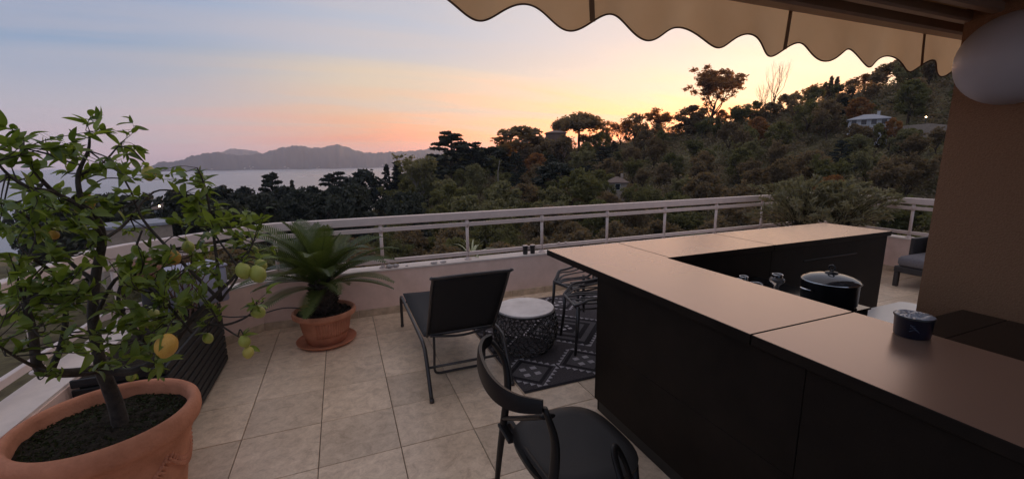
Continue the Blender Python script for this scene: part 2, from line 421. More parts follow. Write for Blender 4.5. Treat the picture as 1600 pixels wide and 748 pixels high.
def template(kind, seed, n=1500, leaf=.30, fol='green', bark=None):
    """a tree 10 m tall: (trunk mesh, crown mesh)"""
    key = (kind, seed, n, leaf, fol)
    if key in TPL: return TPL[key]
    rng = random.Random(seed*31+len(kind)); nr = np.random.default_rng(seed*17+len(kind)); b = MB(); P = []; ends = []
    upw = 0.; n = int(n*1.35)
    if kind == 'broad':
        b.tube([(0,0,-3),(0,0,0),(rng.gauss(0,.15),rng.gauss(0,.15),2.2),(rng.gauss(0,.3),rng.gauss(0,.3),4.5)], [.34,.28,.22,.14], 7)
        for q in range(6):
            a = q*1.05+rng.random(); limb(b, (0,0,2+.4*q), (math.cos(a),math.sin(a),.9), 2.6, .12, 1, rng, ends)
        nl = 13; w = rng.uniform(2.7, 3.4)
        for q in range(nl):
            a = q*2.4+rng.random()*.8; h = 2.6+6.2*((q+.5)/nl)**.85; rr = w*math.sqrt(max(.05, 1-((h-5.0)/5.0)**2))*rng.uniform(.45, .85)
            rad = rng.uniform(1.0, 1.75); P.append(ell(nr, n//nl, (rr*math.cos(a), rr*math.sin(a), h), (rad, rad, rad*.85), .3))
        P.append(ell(nr, n//9, (0, 0, 9.0), (1.2, 1.2, .95)))
    elif kind == 'pine':                                            # umbrella pine
        t = [(0,0,-3),(0,0,0),(.25,.1,3),(.1,.3,6),(.0,.1,7.6)]; b.tube(curve_pts(t, 4), [.30-.2*i/16 for i in range(17)], 7)
        for q in range(7):
            a = q*.9+rng.random()*.4; limb(b, (.1,.2,5.6+.28*q), (math.cos(a),math.sin(a),.45), 2.2, .09, 1, rng, ends, .1)
        for q in range(16):
            a = q*2.4; rr = 3.3*math.sqrt((q+.3)/16); P.append(ell(nr, int(n*1.5)//16, (rr*math.cos(a), rr*math.sin(a), 8.5-.19*rr*rr+rng.gauss(0,.25)), (1.4, 1.4, 1.35), .3))
        upw = .3
    elif kind == 'cedar':
        t = [(0,0,-3),(0,0,0),(.1,.1,4),(0,.1,8),(.1,0,9.9)]; b.tube(curve_pts(t, 4), [.34-.31*i/16 for i in range(17)], 7)
        for q in range(30):
            h = 2.0+7.7*(q/30)**.92; a = q*2.4+rng.random(); L = (3.6*(1-(h/10.6)**1.6)+.35)*rng.uniform(.55, 1.1)
            e = Vector((math.cos(a)*L, math.sin(a)*L, h+.12*L)); b.tube([(0,0,h-.25),(e*.5+Vector((0,0,h*.5))).to_tuple(), e], [.08,.05,.02], 4, cap=False)
            for s in (.45, .75, 1.0):
                c = (math.cos(a)*L*s, math.sin(a)*L*s, h+.12*L*s); rr = .35+.30*L*s*.6
                P.append(ell(nr, max(4, int(n/95*(.5+s))), c, (rr, rr, .16), .1))
        upw = .6
    elif kind == 'spruce':
        b.tube([(0,0,-3),(0,0,0),(0,0,5),(0,0,9.9)], [.22,.2,.12,.02], 6)
        for q in range(44):
            h = .9+8.8*(q/44); a = q*2.4; L = 2.1*(1-h/10.3)+.12; L *= rng.uniform(.7, 1.12)
            for s in (.4, .7, 1.0): P.append(ell(nr, max(3, int(n/160*(.5+s))), (math.cos(a)*L*s, math.sin(a)*L*s, h-.28*L*s), (.16+.2*L, .16+.2*L, .17), .1))
        upw = .4
    elif kind == 'cypress':
        b.tube([(0,0,-3),(0,0,0),(0,0,9)], [.2,.17,.03], 6)
        for q in range(26):
            h = .5+9.2*q/26; rr = .95*math.sin(min(1, (h+1.2)/3.4)*math.pi/2)*(1-max(0, (h-4)/6.4)**1.7); a = q*2.4
            P.append(ell(nr, n//26, (.28*rr*math.cos(a), .28*rr*math.sin(a), h), (.8*rr+.08, .8*rr+.08, .6), .6))
    elif kind == 'airy':                                            # thin crown, limbs in view
        b.tube(curve_pts([(0,0,-3),(0,0,0),(.15,.0,2),(.05,.1,3.6)], 3), [.2-.01*i for i in range(10)], 6)
        for q in range(7):
            a = q*.9+rng.random()*.5; limb(b, (.05,.08,2.0+.28*q), (.50*math.cos(a),.50*math.sin(a),1.0), 2.3, .085, 3, rng, ends, .30, .46)
        zm = max(p.z for p, d in ends); b.v = [(x*1.0, y*1.0, z if z < 0 else z*10/zm) for x, y, z in b.v]
        per = max(3, int(n*1.6)//max(1, len(ends)))
        for p, d in ends: P.append(ell(nr, per, (p.x, p.y, p.z*10/zm), (.55, .55, .50), .0))
        leaf *= .62
    elif kind == 'bare':
        b.tube(curve_pts([(0,0,-3),(0,0,0),(.1,.0,2),(.0,.1,3.2)], 3), [.15-.007*i for i in range(10)], 6)
        for q in range(7):
            a = q*.9+rng.random()*.4; limb(b, (.03,.06,1.6+.27*q), (.33*math.cos(a),.33*math.sin(a),1.0), 2.5, .05, 3, rng, ends, .45, .28)
        for p, d in ends[::2]: pass
    tm = b.mesh('trunk', bark or BARK, True)
    P = np.concatenate(P) if P else np.zeros((0, 3))
    cm = quads_mesh('crown', leaf_quads(P, leaf, nr, .55, upw), FOL[fol])
    TPL[key] = (tm, cm); return TPL[key]
def plant_tree(name, label, tpl, loc, H, wide=1., group=None, rz=None, cat='tree'):
    o = thing(name, label, cat, loc, random.uniform(0, 6.28) if rz is None else rz, group)
    o.scale = (H/10*wide, H/10*wide, H/10)
    link('trunk', tpl[0], o)
    if len(tpl[1].polygons): link('crown', tpl[1], o)
    return o
AREA = [(16, 'below the tallest cedar'), (24, 'below the big round tree'), (31, 'below the umbrella pine'), (39, 'around the little beige house'), (45, 'below the dark dome tree'), (49.5, 'below the tall orange tree'), (55, 'below the leafless tree'), (59.5, 'below the three crest cypresses'), (66, 'below the white villa'), (99, 'beside the stucco wall')]
def where(a): return next(p for m, p in AREA if a <= m)
def build_trees():
    T = template
    # (photo x of the trunk, photo y of the top, distance, kind, seed, leaf count, leaf size, foliage, photo width, name, label)
    L = [
     (150,306,150,'broad',1,1500,.36,'dark',120,'evergreen_tree','dark evergreen at the shore side, seen through the lemon branches'),
     (228,300,165,'broad',2,1500,.36,'dark',80,'evergreen_tree','dark evergreen behind the small red roofed house'),
     (292,303,150,'broad',3,1500,.36,'dark',80,'evergreen_tree','dark low evergreen beyond the lemon tree, between house and cedar'),
     (345,288,160,'cedar',2,1700,.36,'dark',75,'cedar_tree','flat topped dark cedar below the left end of the mountains'),
     (381,290,150,'broad',4,1500,.34,'dark',60,'evergreen_tree','dark bushy evergreen left of the pointed cedar on the waterline'),
     (421,268,150,'cedar',3,1900,.34,'dark',85,'cedar_tree','dark pointed cedar rising against the sea left of the thin spruce'),
     (455,279,158,'spruce',1,1200,.30,'dark',34,'spruce_tree','small thin dark spruce standing alone against the bright sea'),
     (487,289,150,'broad',5,1500,.34,'dark',70,'evergreen_tree','dark rounded evergreen just right of the thin spruce'),
     (520,267,152,'cedar',4,1900,.34,'dark',90,'cedar_tree','dark ragged cedar left of the broad evergreen and two conifers'),
     (566,263,148,'broad',1,1700,.34,'dark',95,'evergreen_tree','big dark rounded evergreen left of the pair of narrow conifers'),
     (603,254,155,'spruce',2,1300,.30,'dark',36,'spruce_tree','left one of two narrow dark conifers against the mountain'),
     (620,251,158,'cypress',2,1000,.30,'dark',26,'cypress_tree','right one of two narrow dark conifers against the mountain'),
     (652,243,120,'airy',5,2300,.24,'olive',90,'poplar_tree','grey-green feathery tree with pale stems left of the tall cedar'),
     (705,204,150,'cedar',5,2200,.33,'dark',105,'cedar_tree','tallest dark cedar with tiered ragged top above the mountain end'),
     (738,221,155,'cedar',6,1300,.33,'dark',85,'cedar_tree','thinner see-through cedar just right of the tallest cedar'),
     (768,229,160,'broad',6,1700,.34,'dark',80,'evergreen_tree','dark evergreen between thin cedar and the big round tree'),
     (812,196,165,'broad',7,1700,.30,'brown',125,'oak_tree','large dark round tree left of the brown ridge building'),
     (787,280,84,'broad',8,2600,.26,'olive',85,'olive_tree','pale olive-green round tree below the thin cedar'),
     (735,302,70,'broad',9,2600,.24,'olive',100,'olive_tree','pale olive-green bushy tree low behind the rail, left of the post'),
     (868,252,110,'broad',2,2000,.32,'dark',95,'evergreen_tree','dark grey-blue tree standing below the brown ridge building'),
     (903,262,86,'broad',3,2600,.25,'green',95,'willow_tree','pale green drooping tree left of the little beige house'),
     (908,173,190,'pine',1,1300,.30,'brown',95,'umbrella_pine','umbrella pine with bright sky showing between its trunks'),
     (884,178,195,'pine',2,900,.30,'brown',60,'umbrella_pine','smaller umbrella pine at the left shoulder of the bigger one'),
     (950,199,200,'airy',2,900,.33,'brown',30,'slender_tree','small slender tree right of the umbrella pine'),
     (970,188,195,'airy',3,1100,.33,'rust',50,'slender_tree','airy see-through tree left of the dense pointed one'),
     (993,176,190,'broad',4,1100,.28,'brown',55,'oak_tree','dense pointed dark tree between two airy sunset trees'),
     (1030,170,195,'airy',1,1300,.33,'rust',70,'slender_tree','airy tree with sunset gaps left of the dense dark dome'),
     (1055,196,190,'broad',6,1000,.28,'brown',50,'oak_tree','low brown tree in front of the airy sunset tree'),
     (1084,163,185,'broad',5,1700,.30,'brown',75,'oak_tree','dense dark dome shaped tree under the tall orange tree'),
     (1120,106,195,'airy',7,5200,.21,'rust',110,'plane_tree','tall orange lit tree with fine branches, highest in the left sky'),
     (1155,178,200,'airy',3,1200,.33,'rust',60,'slender_tree','thin low branches right of the tall orange tree'),
     (1218,84,205,'bare',2,0,.25,'rust',62,'bare_tree','tall leafless tree of thin upright twigs under the awning'),
     (1196,122,205,'bare',3,0,.25,'rust',50,'bare_tree','shorter leafless tree left of the tall bare twigs'),
     (1176,172,210,'pine',3,800,.28,'brown',70,'umbrella_pine','low spreading pine on the slope left of the bare trees'),
     (1240,144,215,'pine',1,800,.28,'brown',46,'umbrella_pine','small dark pine on the crest right of the bare trees'),
     (1272,132,222,'airy',1,1300,.36,'rust',52,'slender_tree','fuzzy backlit tree left of the three crest cypresses'),
     (1291,127,225,'cypress',1,900,.34,'brown',11,'cypress_tree','shortest, leftmost of three slim cypresses on the crest'),
     (1300,118,225,'cypress',2,900,.34,'brown',12,'cypress_tree','middle, tallest of three slim cypresses on the crest'),
     (1309,119,225,'cypress',3,900,.34,'brown',13,'cypress_tree','right one of three slim cypresses on the crest'),
     (1332,121,225,'pine',2,700,.28,'brown',34,'umbrella_pine','small crest pine right of the three slim cypresses'),
     (1352,116,225,'airy',2,1300,.36,'rust',50,'slender_tree','backlit bushy tree on the crest above the white villa'),
     (1377,110,225,'airy',7,1500,.36,'rust',50,'slender_tree','backlit bushy tree left of the big pine by the awning edge'),
     (1412,90,215,'pine',1,1300,.30,'brown',100,'umbrella_pine','big dark pine with bright gaps touching the awning scallops'),
     (1462,98,200,'broad',7,1900,.36,'green',105,'oak_tree','dark green tree filling the sky beside the stucco wall'),
     (1320,152,165,'cypress',4,1300,.32,'dark',24,'cypress_tree','dark column cypress at the left corner of the white villa'),
     (1420,150,170,'broad',8,1900,.36,'dark',80,'evergreen_tree','dark bushy tree uphill behind the white villa'),
     (1362,166,172,'broad',9,1700,.34,'green',60,'oak_tree','green rounded tree right above the villa roof'),
     (1462,178,150,'broad',1,1900,.34,'brown',70,'oak_tree','brownish tree beside the stucco wall below the garden light'),
     (1376,191,131,'broad',4,1300,.32,'green',44,'oak_tree','low green tree below the right half of the villa'),
     (1335,192,131,'broad',3,1300,.32,'brown',40,'oak_tree','low brownish tree below the left corner of the villa'),
     (1355,196,129,'broad',6,1300,.32,'brown',46,'oak_tree','low brownish tree below the middle of the villa'),
     (1425,199,130,'broad',2,1300,.32,'green',60,'oak_tree','green tree below the pale retaining wall'),
     (852,215,158,'broad',5,1600,.34,'brown',50,'oak_tree','dark brown tree hiding the foot of the brown ridge building'),
     (880,210,160,'broad',4,1600,.34,'brown',46,'oak_tree','dark brown tree under the umbrella pine crown'),
     (947,281,95,'broad',2,1600,.28,'green',40,'oak_tree','green tree covering the left side of the little beige house'),
     (985,286,92,'broad',3,1600,.28,'brown',44,'oak_tree','brownish tree covering the right side of the little beige house'),
     (1396,183,132,'broad',2,1500,.32,'rust',40,'oak_tree','rusty brown round tree at the right corner of the villa'),
    ]
    for px, py, D, kind, seed, n, lf, fol, wpx, name, label in L:
        a, e = azel(px, py); x, y = D*math.sin(R(a)), D*math.cos(R(a)); zt = EYE.z+D*math.tan(e); g = ground(x, y)
        if kind == 'cypress': g = zt-min(zt-g, wpx*5.2/FPX*D)
        H = max(3.0, zt-g); off = R(a)-HEAD
        w = wpx/FPX*D*math.cos(off)**2                                # metres across
        base = {'broad': 8.2, 'pine': 9.4, 'cedar': 7.4, 'spruce': 4.4, 'cypress': 1.9, 'airy': 6.4, 'bare': 4.6}[kind]
        if kind == 'pine': H = min(H, w*1.35)
        if kind == 'broad': H = min(H, w*1.5)
        if kind in ('airy', 'bare'): H = min(H, w*2.3)
        g = zt-H
        plant_tree(name, label, T(kind, seed, n, lf, fol, PALEBARK if (kind, seed) == ('airy', 5) else None), (x, y, g), H, w/base/(H/10))
    # the wood on the slope: trees one can tell from the mass but not from each other
    kinds = [('broad', 1, 2600, .24, 'brown'), ('broad', 2, 2600, .24, 'green'), ('broad', 3, 2600, .24, 'brown'), ('broad', 5, 2600, .24, 'olive'), ('broad', 6, 2600, .24, 'brown'), ('broad', 7, 2600, .24, 'green'), ('airy', 6, 2600, .26, 'brown'), ('airy', 9, 2600, .26, 'brown'), ('airy', 10, 2600, .26, 'green'), ('airy', 11, 2600, .26, 'olive'), ('cedar', 7, 2200, .28, 'dark'), ('broad', 8, 2600, .24, 'rust')]
    wts = [2, 2, 2, 1.5, 2, 2, 4, 4, 3, 2, 1, .7]
    lab = {'brown': 'brownish tree', 'green': 'dull green tree', 'olive': 'pale olive-green tree', 'rust': 'sunset-tinted rusty tree', 'dark': 'dark conifer'}
    placed = []; k = 0
    while len(placed) < 235 and k < 12000:
        k += 1; a = random.uniform(6, 76); D = 62+150*random.random()**.8; x, y = D*math.sin(R(a)), D*math.cos(R(a))
        if any((x-p)**2+(y-q)**2 < 34 for p, q in placed): continue
        if cap_for_view(a, D, 20, ground(x, y)-.6) is None: continue
        placed.append((x, y)); kd = random.choices(kinds, wts)[0]
        if a < 22 and kd[4] in ('rust', 'brown'): kd = kinds[3] if random.random() < .5 else kinds[1]
        H = random.uniform(7, 12); c = interp(CREST, a)
        H = min(H, max(3.4, (EYE.z+D*math.tan(R(c+.9)))-ground(x, y)+1.5))
        H = cap_for_view(a, D, H, ground(x, y)-.6)
        row = 'low on' if D < 100 else 'lower middle of' if D < 130 else 'upper middle of' if D < 165 else 'near the top of'
        plant_tree('woodland_tree', lab[kd[4]]+' '+row+' the wooded slope '+where(a), T(*kd), (x, y, ground(x, y)-.6), H, random.uniform(.95, 1.3), 'woodland trees on the hillside: '+kd[4])
    placed = []; k = 0
    while len(placed) < 48 and k < 3000:
        k += 1; a = random.uniform(-27, 10); D = random.uniform(75, 150); x, y = D*math.sin(R(a)), D*math.cos(R(a))
        if any((x-p)**2+(y-q)**2 < 40 for p, q in placed): continue
        g = ground(x, y); top = EYE.z+D*math.tan(R(random.uniform(-4.4, -2.2))); H = cap_for_view(a, D, max(5, top-g), g)
        if H is None: continue
        placed.append((x, y)); plant_tree('shore_tree', 'dark evergreen '+('close in' if D < 100 else 'halfway out' if D < 125 else 'far out')+' in the shore wood, '+next(p for m, p in ((-20, 'left of the little red roofed house'), (-13, 'behind the lemon tree'), (-8, 'below the flat topped cedar'), (-3, 'below the pointed cedar'), (1.5, 'below the ragged cedar'), (5.5, 'below the two conifers'), (99, 'below the feathery grey-green tree')) if a <= m), T('broad', 1+len(placed) % 6, 1500, .34, 'dark'), (x, y, g), H, random.uniform(.8, 1.1), 'dark evergreens in the shore wood')
    # trees close below the terrace rail
    near = [('broad', 11, 4200, .20, 'green'), ('broad', 12, 4200, .20, 'brown'), ('broad', 13, 4200, .20, 'olive'), ('airy', 8, 4200, .17, 'green'), ('broad', 14, 4200, .2, 'brown')]
    nl = ['dark green bushy tree', 'brownish bushy tree', 'grey-olive bushy tree', 'thin pale-stemmed tree', 'brownish bushy tree']
    placed = []; k = 0
    while len(placed) < 46 and k < 4000:
        k += 1; a = random.uniform(-16, 74); D = random.uniform(34, 66); x, y = D*math.sin(R(a)), D*math.cos(R(a))
        if any((x-p)**2+(y-q)**2 < 34 for p, q in placed): continue
        if cap_for_view(a, D, 20, ground(x, y)-.4) is None: continue
        placed.append((x, y)); i = random.choices(range(5), [4, 2, 2, 2, 2] if a < 30 else [2, 4, 1, 1, 4])[0]; g = ground(x, y)
        top = EYE.z+D*math.tan(R(random.uniform(-8.5, -5.0)))
        H = cap_for_view(a, D, min(9.5, max(4, top-g)), g-.4)
        plant_tree('hillside_tree', nl[i]+' seen through the railing '+next(p for m, p in ((-8, 'left of the sago palm'), (1, 'behind the sago palm'), (8, 'above the lounger foot'), (14, 'behind the striped plant'), (21, 'behind the lounger back'), (30, 'behind the bar tip'), (42, 'behind the middle of the bar'), (54, 'left of the olive shrubs'), (99, 'behind the olive shrubs')) if a <= m)+(', nearer' if D < 50 else ', farther'), T(*near[i], PALEBARK if i == 3 else None), (x, y, g-.4), H, random.uniform(1., 1.35), 'trees close below the railing: '+near[i][4])
KEEP = [(az_, hw_, d_, math.degrees(azel(px_, py_)[1])) for px_, py_, d_, hw_ in ((205, 352, 64, 5), (255, 334, 118, 1.6), (868, 226, 170, 1.9), (964, 300, 101, 1.7), (1357, 195, 138, 2.6), (1425, 200, 136, 2.6)) for az_ in (azel(px_, py_)[0],)]
def cap_for_view(a, D, H, g):
    """keep a tree that grows in front of a house from hiding it: height limit, or None where the house stands"""
    for c, w, d, e in KEEP:
        if abs(a-c) < w:
            if abs(D-d) < 5: return None
            if D < d: H = min(H, EYE.z+D*math.tan(R(e))-g)
    return H if H > 2.0 else None
def build_wood():
    """undergrowth and far wood that reads as one mass"""
    rng = np.random.default_rng(5); Q = []; K = []; pal = np.array([(.22,.175,.115),(.18,.165,.09),(.26,.20,.13),(.18,.15,.10),(.24,.21,.125),(.27,.20,.13)])  # palette raised and warmed: the hill's evening glow is in these colours
    cnt = 0
    while cnt < 4300:
        a = rng.uniform(-24, 80); D = 30+225*rng.random()**.8
        if a < 5 and D > 190: continue
        if any(abs(a-c) < w*.8 and abs(D-d) < 6 for c, w, d, e in KEEP): continue
        x, y = D*math.sin(R(a)), D*math.cos(R(a)); z = ground(x, y); rr = rng.uniform(1.8, 4.2)*(.7 if D < 80 else 1)
        n = 150 if D < 90 else 105
        P = ell(rng, n, (x, y, z+rr*.45), (rr, rr, rr*rng.uniform(.55, .95)), .35)
        Q.append(leaf_quads(P, .32 if D > 90 else .2, rng, .6)); c = pal[rng.integers(len(pal))] if a > 15 else pal[[1, 4, 3][rng.integers(3)]]*.8
        K.append(np.repeat((c*rng.uniform(.7, 1.25))[None], n, 0)); cnt += 1
    me = quads_mesh('undergrowth', np.concatenate(Q), leafmat('undergrowth_leaves', (0, 0, 0), (0, 0, 0), .3, .7, .15, attr='tint'), np.concatenate(K))
    o = link('undergrowth', me); o['kind'] = 'stuff'; o['label'] = 'dense brown and green undergrowth covering the hillside'; o['category'] = 'undergrowth'
def house(name, label, px, D, zpx, w, d, h, roofh, rz, wallm, roofm, cat='house', flat=False, wins=3):
    """small house: walls, hipped roof with eaves, windows with frames"""
    a, e = azel(px, zpx); x, y = D*math.sin(R(a)), D*math.cos(R(a)); z = EYE.z+D*math.tan(e)   # z: eaves height
    o = thing(name, label, cat, (x, y, z-h), rz)
    MB().box((-w/2, -d/2, -4), (w/2, d/2, h)).build('wall', wallm, o)
    b = MB(); ov = .5
    if flat:
        b.box((-w/2-.3, -d/2-.3, h), (w/2+.3, d/2+.3, h+roofh))
    else:
        W2, D2, k = w/2+ov, d/2+ov, max(.3, w/2-d/2)
        b.add([(-W2,-D2,h),(W2,-D2,h),(W2,D2,h),(-W2,D2,h),(-k,0,h+roofh),(k,0,h+roofh),(-W2,-D2,h-.18),(W2,-D2,h-.18),(W2,D2,h-.18),(-W2,D2,h-.18)],
              [(0,1,5,4),(1,2,5),(2,3,4,5),(3,0,4),(6,7,1,0),(7,8,2,1),(8,9,3,2),(9,6,0,3),(9,8,7,6)])
    r = b.build('roof', roofm, o)
    if not flat: MB().box((w*.2, .2, h+roofh*.4), (w*.2+.6, .8, h+roofh+.7)).build('chimney', wallm, r)
    for i in range(wins):
        cx = -w/2+w*(i+.5)/wins
        f = MB(); f.box((cx-.62, -d/2-.06, .85), (cx-.52, -d/2+.05, 2.25)); f.box((cx+.52, -d/2-.06, .85), (cx+.62, -d/2+.05, 2.25)); f.box((cx-.52, -d/2-.06, 2.15), (cx+.52, -d/2+.05, 2.25)); f.box((cx-.66, -d/2-.1, .75), (cx+.66, -d/2+.05, .85))
        fo = f.build('window', MATS['white_frame'], o)
        MB().box((-.52+cx, -d/2-.03, .85), (.52+cx, -d/2+.01, 2.15)).build('pane', MATS['dark_glass'], fo)
    return o
def lamp_light(name, label, px, py, D, k, r=.35, pole=3.5):
    p = at(px, py, D); o = thing(name, label, 'lamp', (p.x, p.y, p.z-pole))
    MB().tube([(0,0,-4),(0,0,pole-.2)], [.08,.05], 6).build('pole', MATS['dark_metal'], o)
    MB().ball((0,0,pole), r, 10, 6).build('lamp_head', emit('lamp_glow_'+name, (1, .72, .4), k), o, True)
def build_far_houses():
    mat('white_frame', (.6, .58, .55), .6); mat('dark_glass', (.02, .022, .026), .08, spec=.6)
    white = mat('villa_plaster', (.46, .44, .45), .85, .12, 2.); brown = mat('brown_plaster', (.20, .13, .10), .9, .15, 2.); beige = mat('beige_plaster', (.34, .265, .21), .9, .15, 2.)
    tile = mat('roof_tiles', (.20, .14, .11), .9, .25, 3., .6, 8.); greyroof = mat('pale_roof', (.36, .35, .37), .8, .12, 3., .5, 5.)
    flatroof = mat('flat_roof', (.30, .30, .34), .7, .15, 1.5)
    house('villa', 'white villa with low pale hipped roof among the hillside trees', 1357, 140, 187, 7.6, 5.6, 2.2, 1.25, R(-58), white, greyroof, 'villa', wins=4)
    house('hillside_house', 'little beige house half hidden by trees in the middle of the wood', 964, 103, 284, 4.2, 4, 2.6, 1.2, R(-30), beige, tile, wins=1)
    house('apartment_block', 'dark brown low roofed building between the round tree and the umbrella pine', 868, 172, 208, 7.4, 6, 5.5, 1.0, R(-22), brown, tile, 'building', wins=3)
    house('cottage', 'small house with reddish roof behind the lemon branches', 262, 132, 324, 5.0, 4.5, 2.6, 1.3, R(20), white, tile, wins=2)
    house('flat_roofed_house', 'low building with grey flat roof beyond the left railing', 205, 66, 352, 6.5, 5, 2.6, .3, R(28), beige, flatroof, 'building', flat=True, wins=0)
    b = MB(); a, e = azel(1430, 196); pts = [at(px, py, D) for px, py, D in ((1392,199,140),(1420,196,138),(1452,193,137),(1490,196,136))]
    for p, q in zip(pts, pts[1:]):
        n = Vector((q-p).to_tuple()).cross(Vector((0,0,1))).normalized()*.25
        b.add([p-n, q-n, q+n, p+n]+[v-Vector((0,0,3)) for v in (p-n, q-n, q+n, p+n)], [(0,1,2,3),(4,5,1,0),(6,7,3,2),(5,6,2,1),(7,4,0,3)])
    tag(b.build('retaining_wall', beige), 'pale garden retaining wall right of the white villa', 'wall')
    lamp_light('garden_lamp', 'bright garden lamp on the slope right of the white villa', 1447, 183, 139, 22, .14)
    lamp_light('street_lamp', 'lit orange street lamp beside the small red roofed house', 249, 322, 118, 9, .20)
    p = at(778, 268, 95); q = at(781, 251, 95); o = tag(MB().tube([(p.x, p.y, p.z-7), p, q], [.11,.1,.08], 6).build('utility_pole', PALEBARK), 'short pale pole standing before the big round tree', 'pole')

# ------------------------------------------------------------------ the terrace
def build_floor():
    gm = mat('grout', (.16, .14, .12), .9, .2, 30.)
    fl = MB(); fl.box((-1.75, -3.0, -.35), (7.75, 4.92, -.011)); f = struct(fl.build('floor', gm))
    mat('house_plaster', (.46, .37, .31), .9, .08, 8., .2, 120.)
    struct(MB().box((-1.7, -2.9, -16), (7.7, 4.86, -.351)).build('building_base', MATS['house_plaster']))
    tm = bpy.data.materials.new('terrace_tile'); tm.use_nodes = True; t = tm.node_tree; b = t.nodes['Principled BSDF']
    tc = N(t, 'ShaderNodeTexCoord'); oi = N(t, 'ShaderNodeObjectInfo')
    ofs = N(t, 'ShaderNodeVectorMath', operation='SCALE'); cb = N(t, 'ShaderNodeCombineXYZ')
    t.links.new(oi.outputs['Random'], cb.inputs[0]); t.links.new(oi.outputs['Random'], cb.inputs[1]); t.links.new(cb.outputs[0], ofs.inputs[0]); ofs.inputs['Scale'].default_value = 37.
    av = N(t, 'ShaderNodeVectorMath', operation='ADD'); t.links.new(tc.outputs['Object'], av.inputs[0]); t.links.new(ofs.outputs[0], av.inputs[1])
    n1 = N(t, 'ShaderNodeTexNoise'); n1.inputs['Scale'].default_value = 13; n1.inputs['Detail'].default_value = 9; n1.inputs['Roughness'].default_value = .72; n1.inputs['Distortion'].default_value = .6
    n2 = N(t, 'ShaderNodeTexNoise'); n2.inputs['Scale'].default_value = 70; n2.inputs['Detail'].default_value = 5; n2.inputs['Roughness'].default_value = .7
    for n in (n1, n2): t.links.new(av.outputs[0], n.inputs['Vector'])
    c = ramp(t, n1.outputs['Fac'], [(.34, (.35, .225, .14, 1)), (.48, (.60, .435, .295, 1)), (.66, (.82, .635, .465, 1))])
    c = mix(t, .5, c, ramp(t, n2.outputs['Fac'], [(.3, (.50, .38, .28, 1)), (.5, (.64, .51, .385, 1)), (.75, (.74, .62, .50, 1))]))
    ge = N(t, 'ShaderNodeNewGeometry'); n3 = N(t, 'ShaderNodeTexNoise'); n3.inputs['Scale'].default_value = 1.7; n3.inputs['Detail'].default_value = 8; n3.inputs['Roughness'].default_value = .7; t.links.new(ge.outputs['Position'], n3.inputs['Vector'])
    c = mix(t, 1.0, c, ramp(t, n3.outputs['Fac'], [(.30, (.86, .83, .80, 1)), (.55, (1.08, 1.06, 1.04, 1))]), 'MULTIPLY')
    hs = N(t, 'ShaderNodeHueSaturation'); t.links.new(c, hs.inputs['Color']); t.links.new(math_(t, 'MULTIPLY_ADD', oi.outputs['Random'], .30, .94), hs.inputs['Value'])
    t.links.new(hs.outputs[0], b.inputs['Base Color'])
    t.links.new(math_(t, 'MULTIPLY_ADD', n2.outputs['Fac'], .30, .22), b.inputs['Roughness']); b.inputs['Specular IOR Level'].default_value = .5
    bp = N(t, 'ShaderNodeBump'); bp.inputs['Strength'].default_value = .22; bp.inputs['Distance'].default_value = .004
    t.links.new(n1.outputs['Fac'], bp.inputs['Height']); t.links.new(bp.outputs[0], b.inputs['Normal'])
    MATS['terrace_tile'] = tm
    T, g = .45, .0022; U0, W0 = -.688, 3.695; cache = {}
    for i in range(-2, 19):
        for j in range(-3, 7):
            x0, x1 = max(U0+i*T, -1.45), min(U0+(i+1)*T, 7.45); y1, y0 = min(W0-j*T, 4.72), max(W0-(j+1)*T, .80)
            if x1-x0 < .03 or y1-y0 < .03: continue
            if (x0 > 2.3 and x1 < 4.5 and y1 < 2.2) or (x0 > 3.6 and y1 < 1.4): continue
            k = (round(x1-x0, 3), round(y1-y0, 3))
            if k not in cache:
                w, h = (x1-x0)/2-g, (y1-y0)/2-g; cache[k] = MB().bevbox((-w, -h, -.012), (w, h, 0), .0022).mesh('tile', tm)
            o = link('tile', cache[k], f); o.location = ((x0+x1)/2, (y0+y1)/2, random.uniform(-.0008, .0008))
            o.rotation_euler = (random.gauss(0, .0006), random.gauss(0, .0006), 0)
def wall_run(parent, pts, th, z0, z1, m):
    """thin wall along a poly-line (inner face given), thickened to its left"""
    P = [Vector((x, y, 0)) for x, y in pts]; n = len(P); off = []
    for i in range(n):
        d0 = (P[i]-P[i-1]).normalized() if i else None; d1 = (P[i+1]-P[i]).normalized() if i < n-1 else None
        nn = [Vector((-d.y, d.x, 0)) for d in (d0, d1) if d]
        q = sum(nn, Vector()); q = q.normalized(); off.append(P[i]+q*(th/max(.3, q.dot(nn[0]))))
    b = MB()
    for i in range(n-1):
        a, c, e, d = P[i], P[i+1], off[i+1], off[i]
        vs = [v+Vector((0,0,z)) for z in (z0, z1) for v in (a, c, e, d)]
        fs = [(4,5,6,7),(1,0,4,5),(3,2,6,7)]
        if i == 0: fs.append((0,3,7,4))
        if i == n-2: fs.append((2,1,5,6))
        b.add(vs, fs)
    return b, off
INNER = [(-1.45, -3.0), (-1.45, 4.15), (-.83, 4.72), (7.45, 4.72), (7.45, -1.0)]
RAIL = [(-1.68, -2.5), (-1.68, 3.80), (-1.55, 4.02), (-.86, 4.68), (-.66, 4.80), (7.40, 4.80), (7.53, 4.68), (7.53, -1.0)]
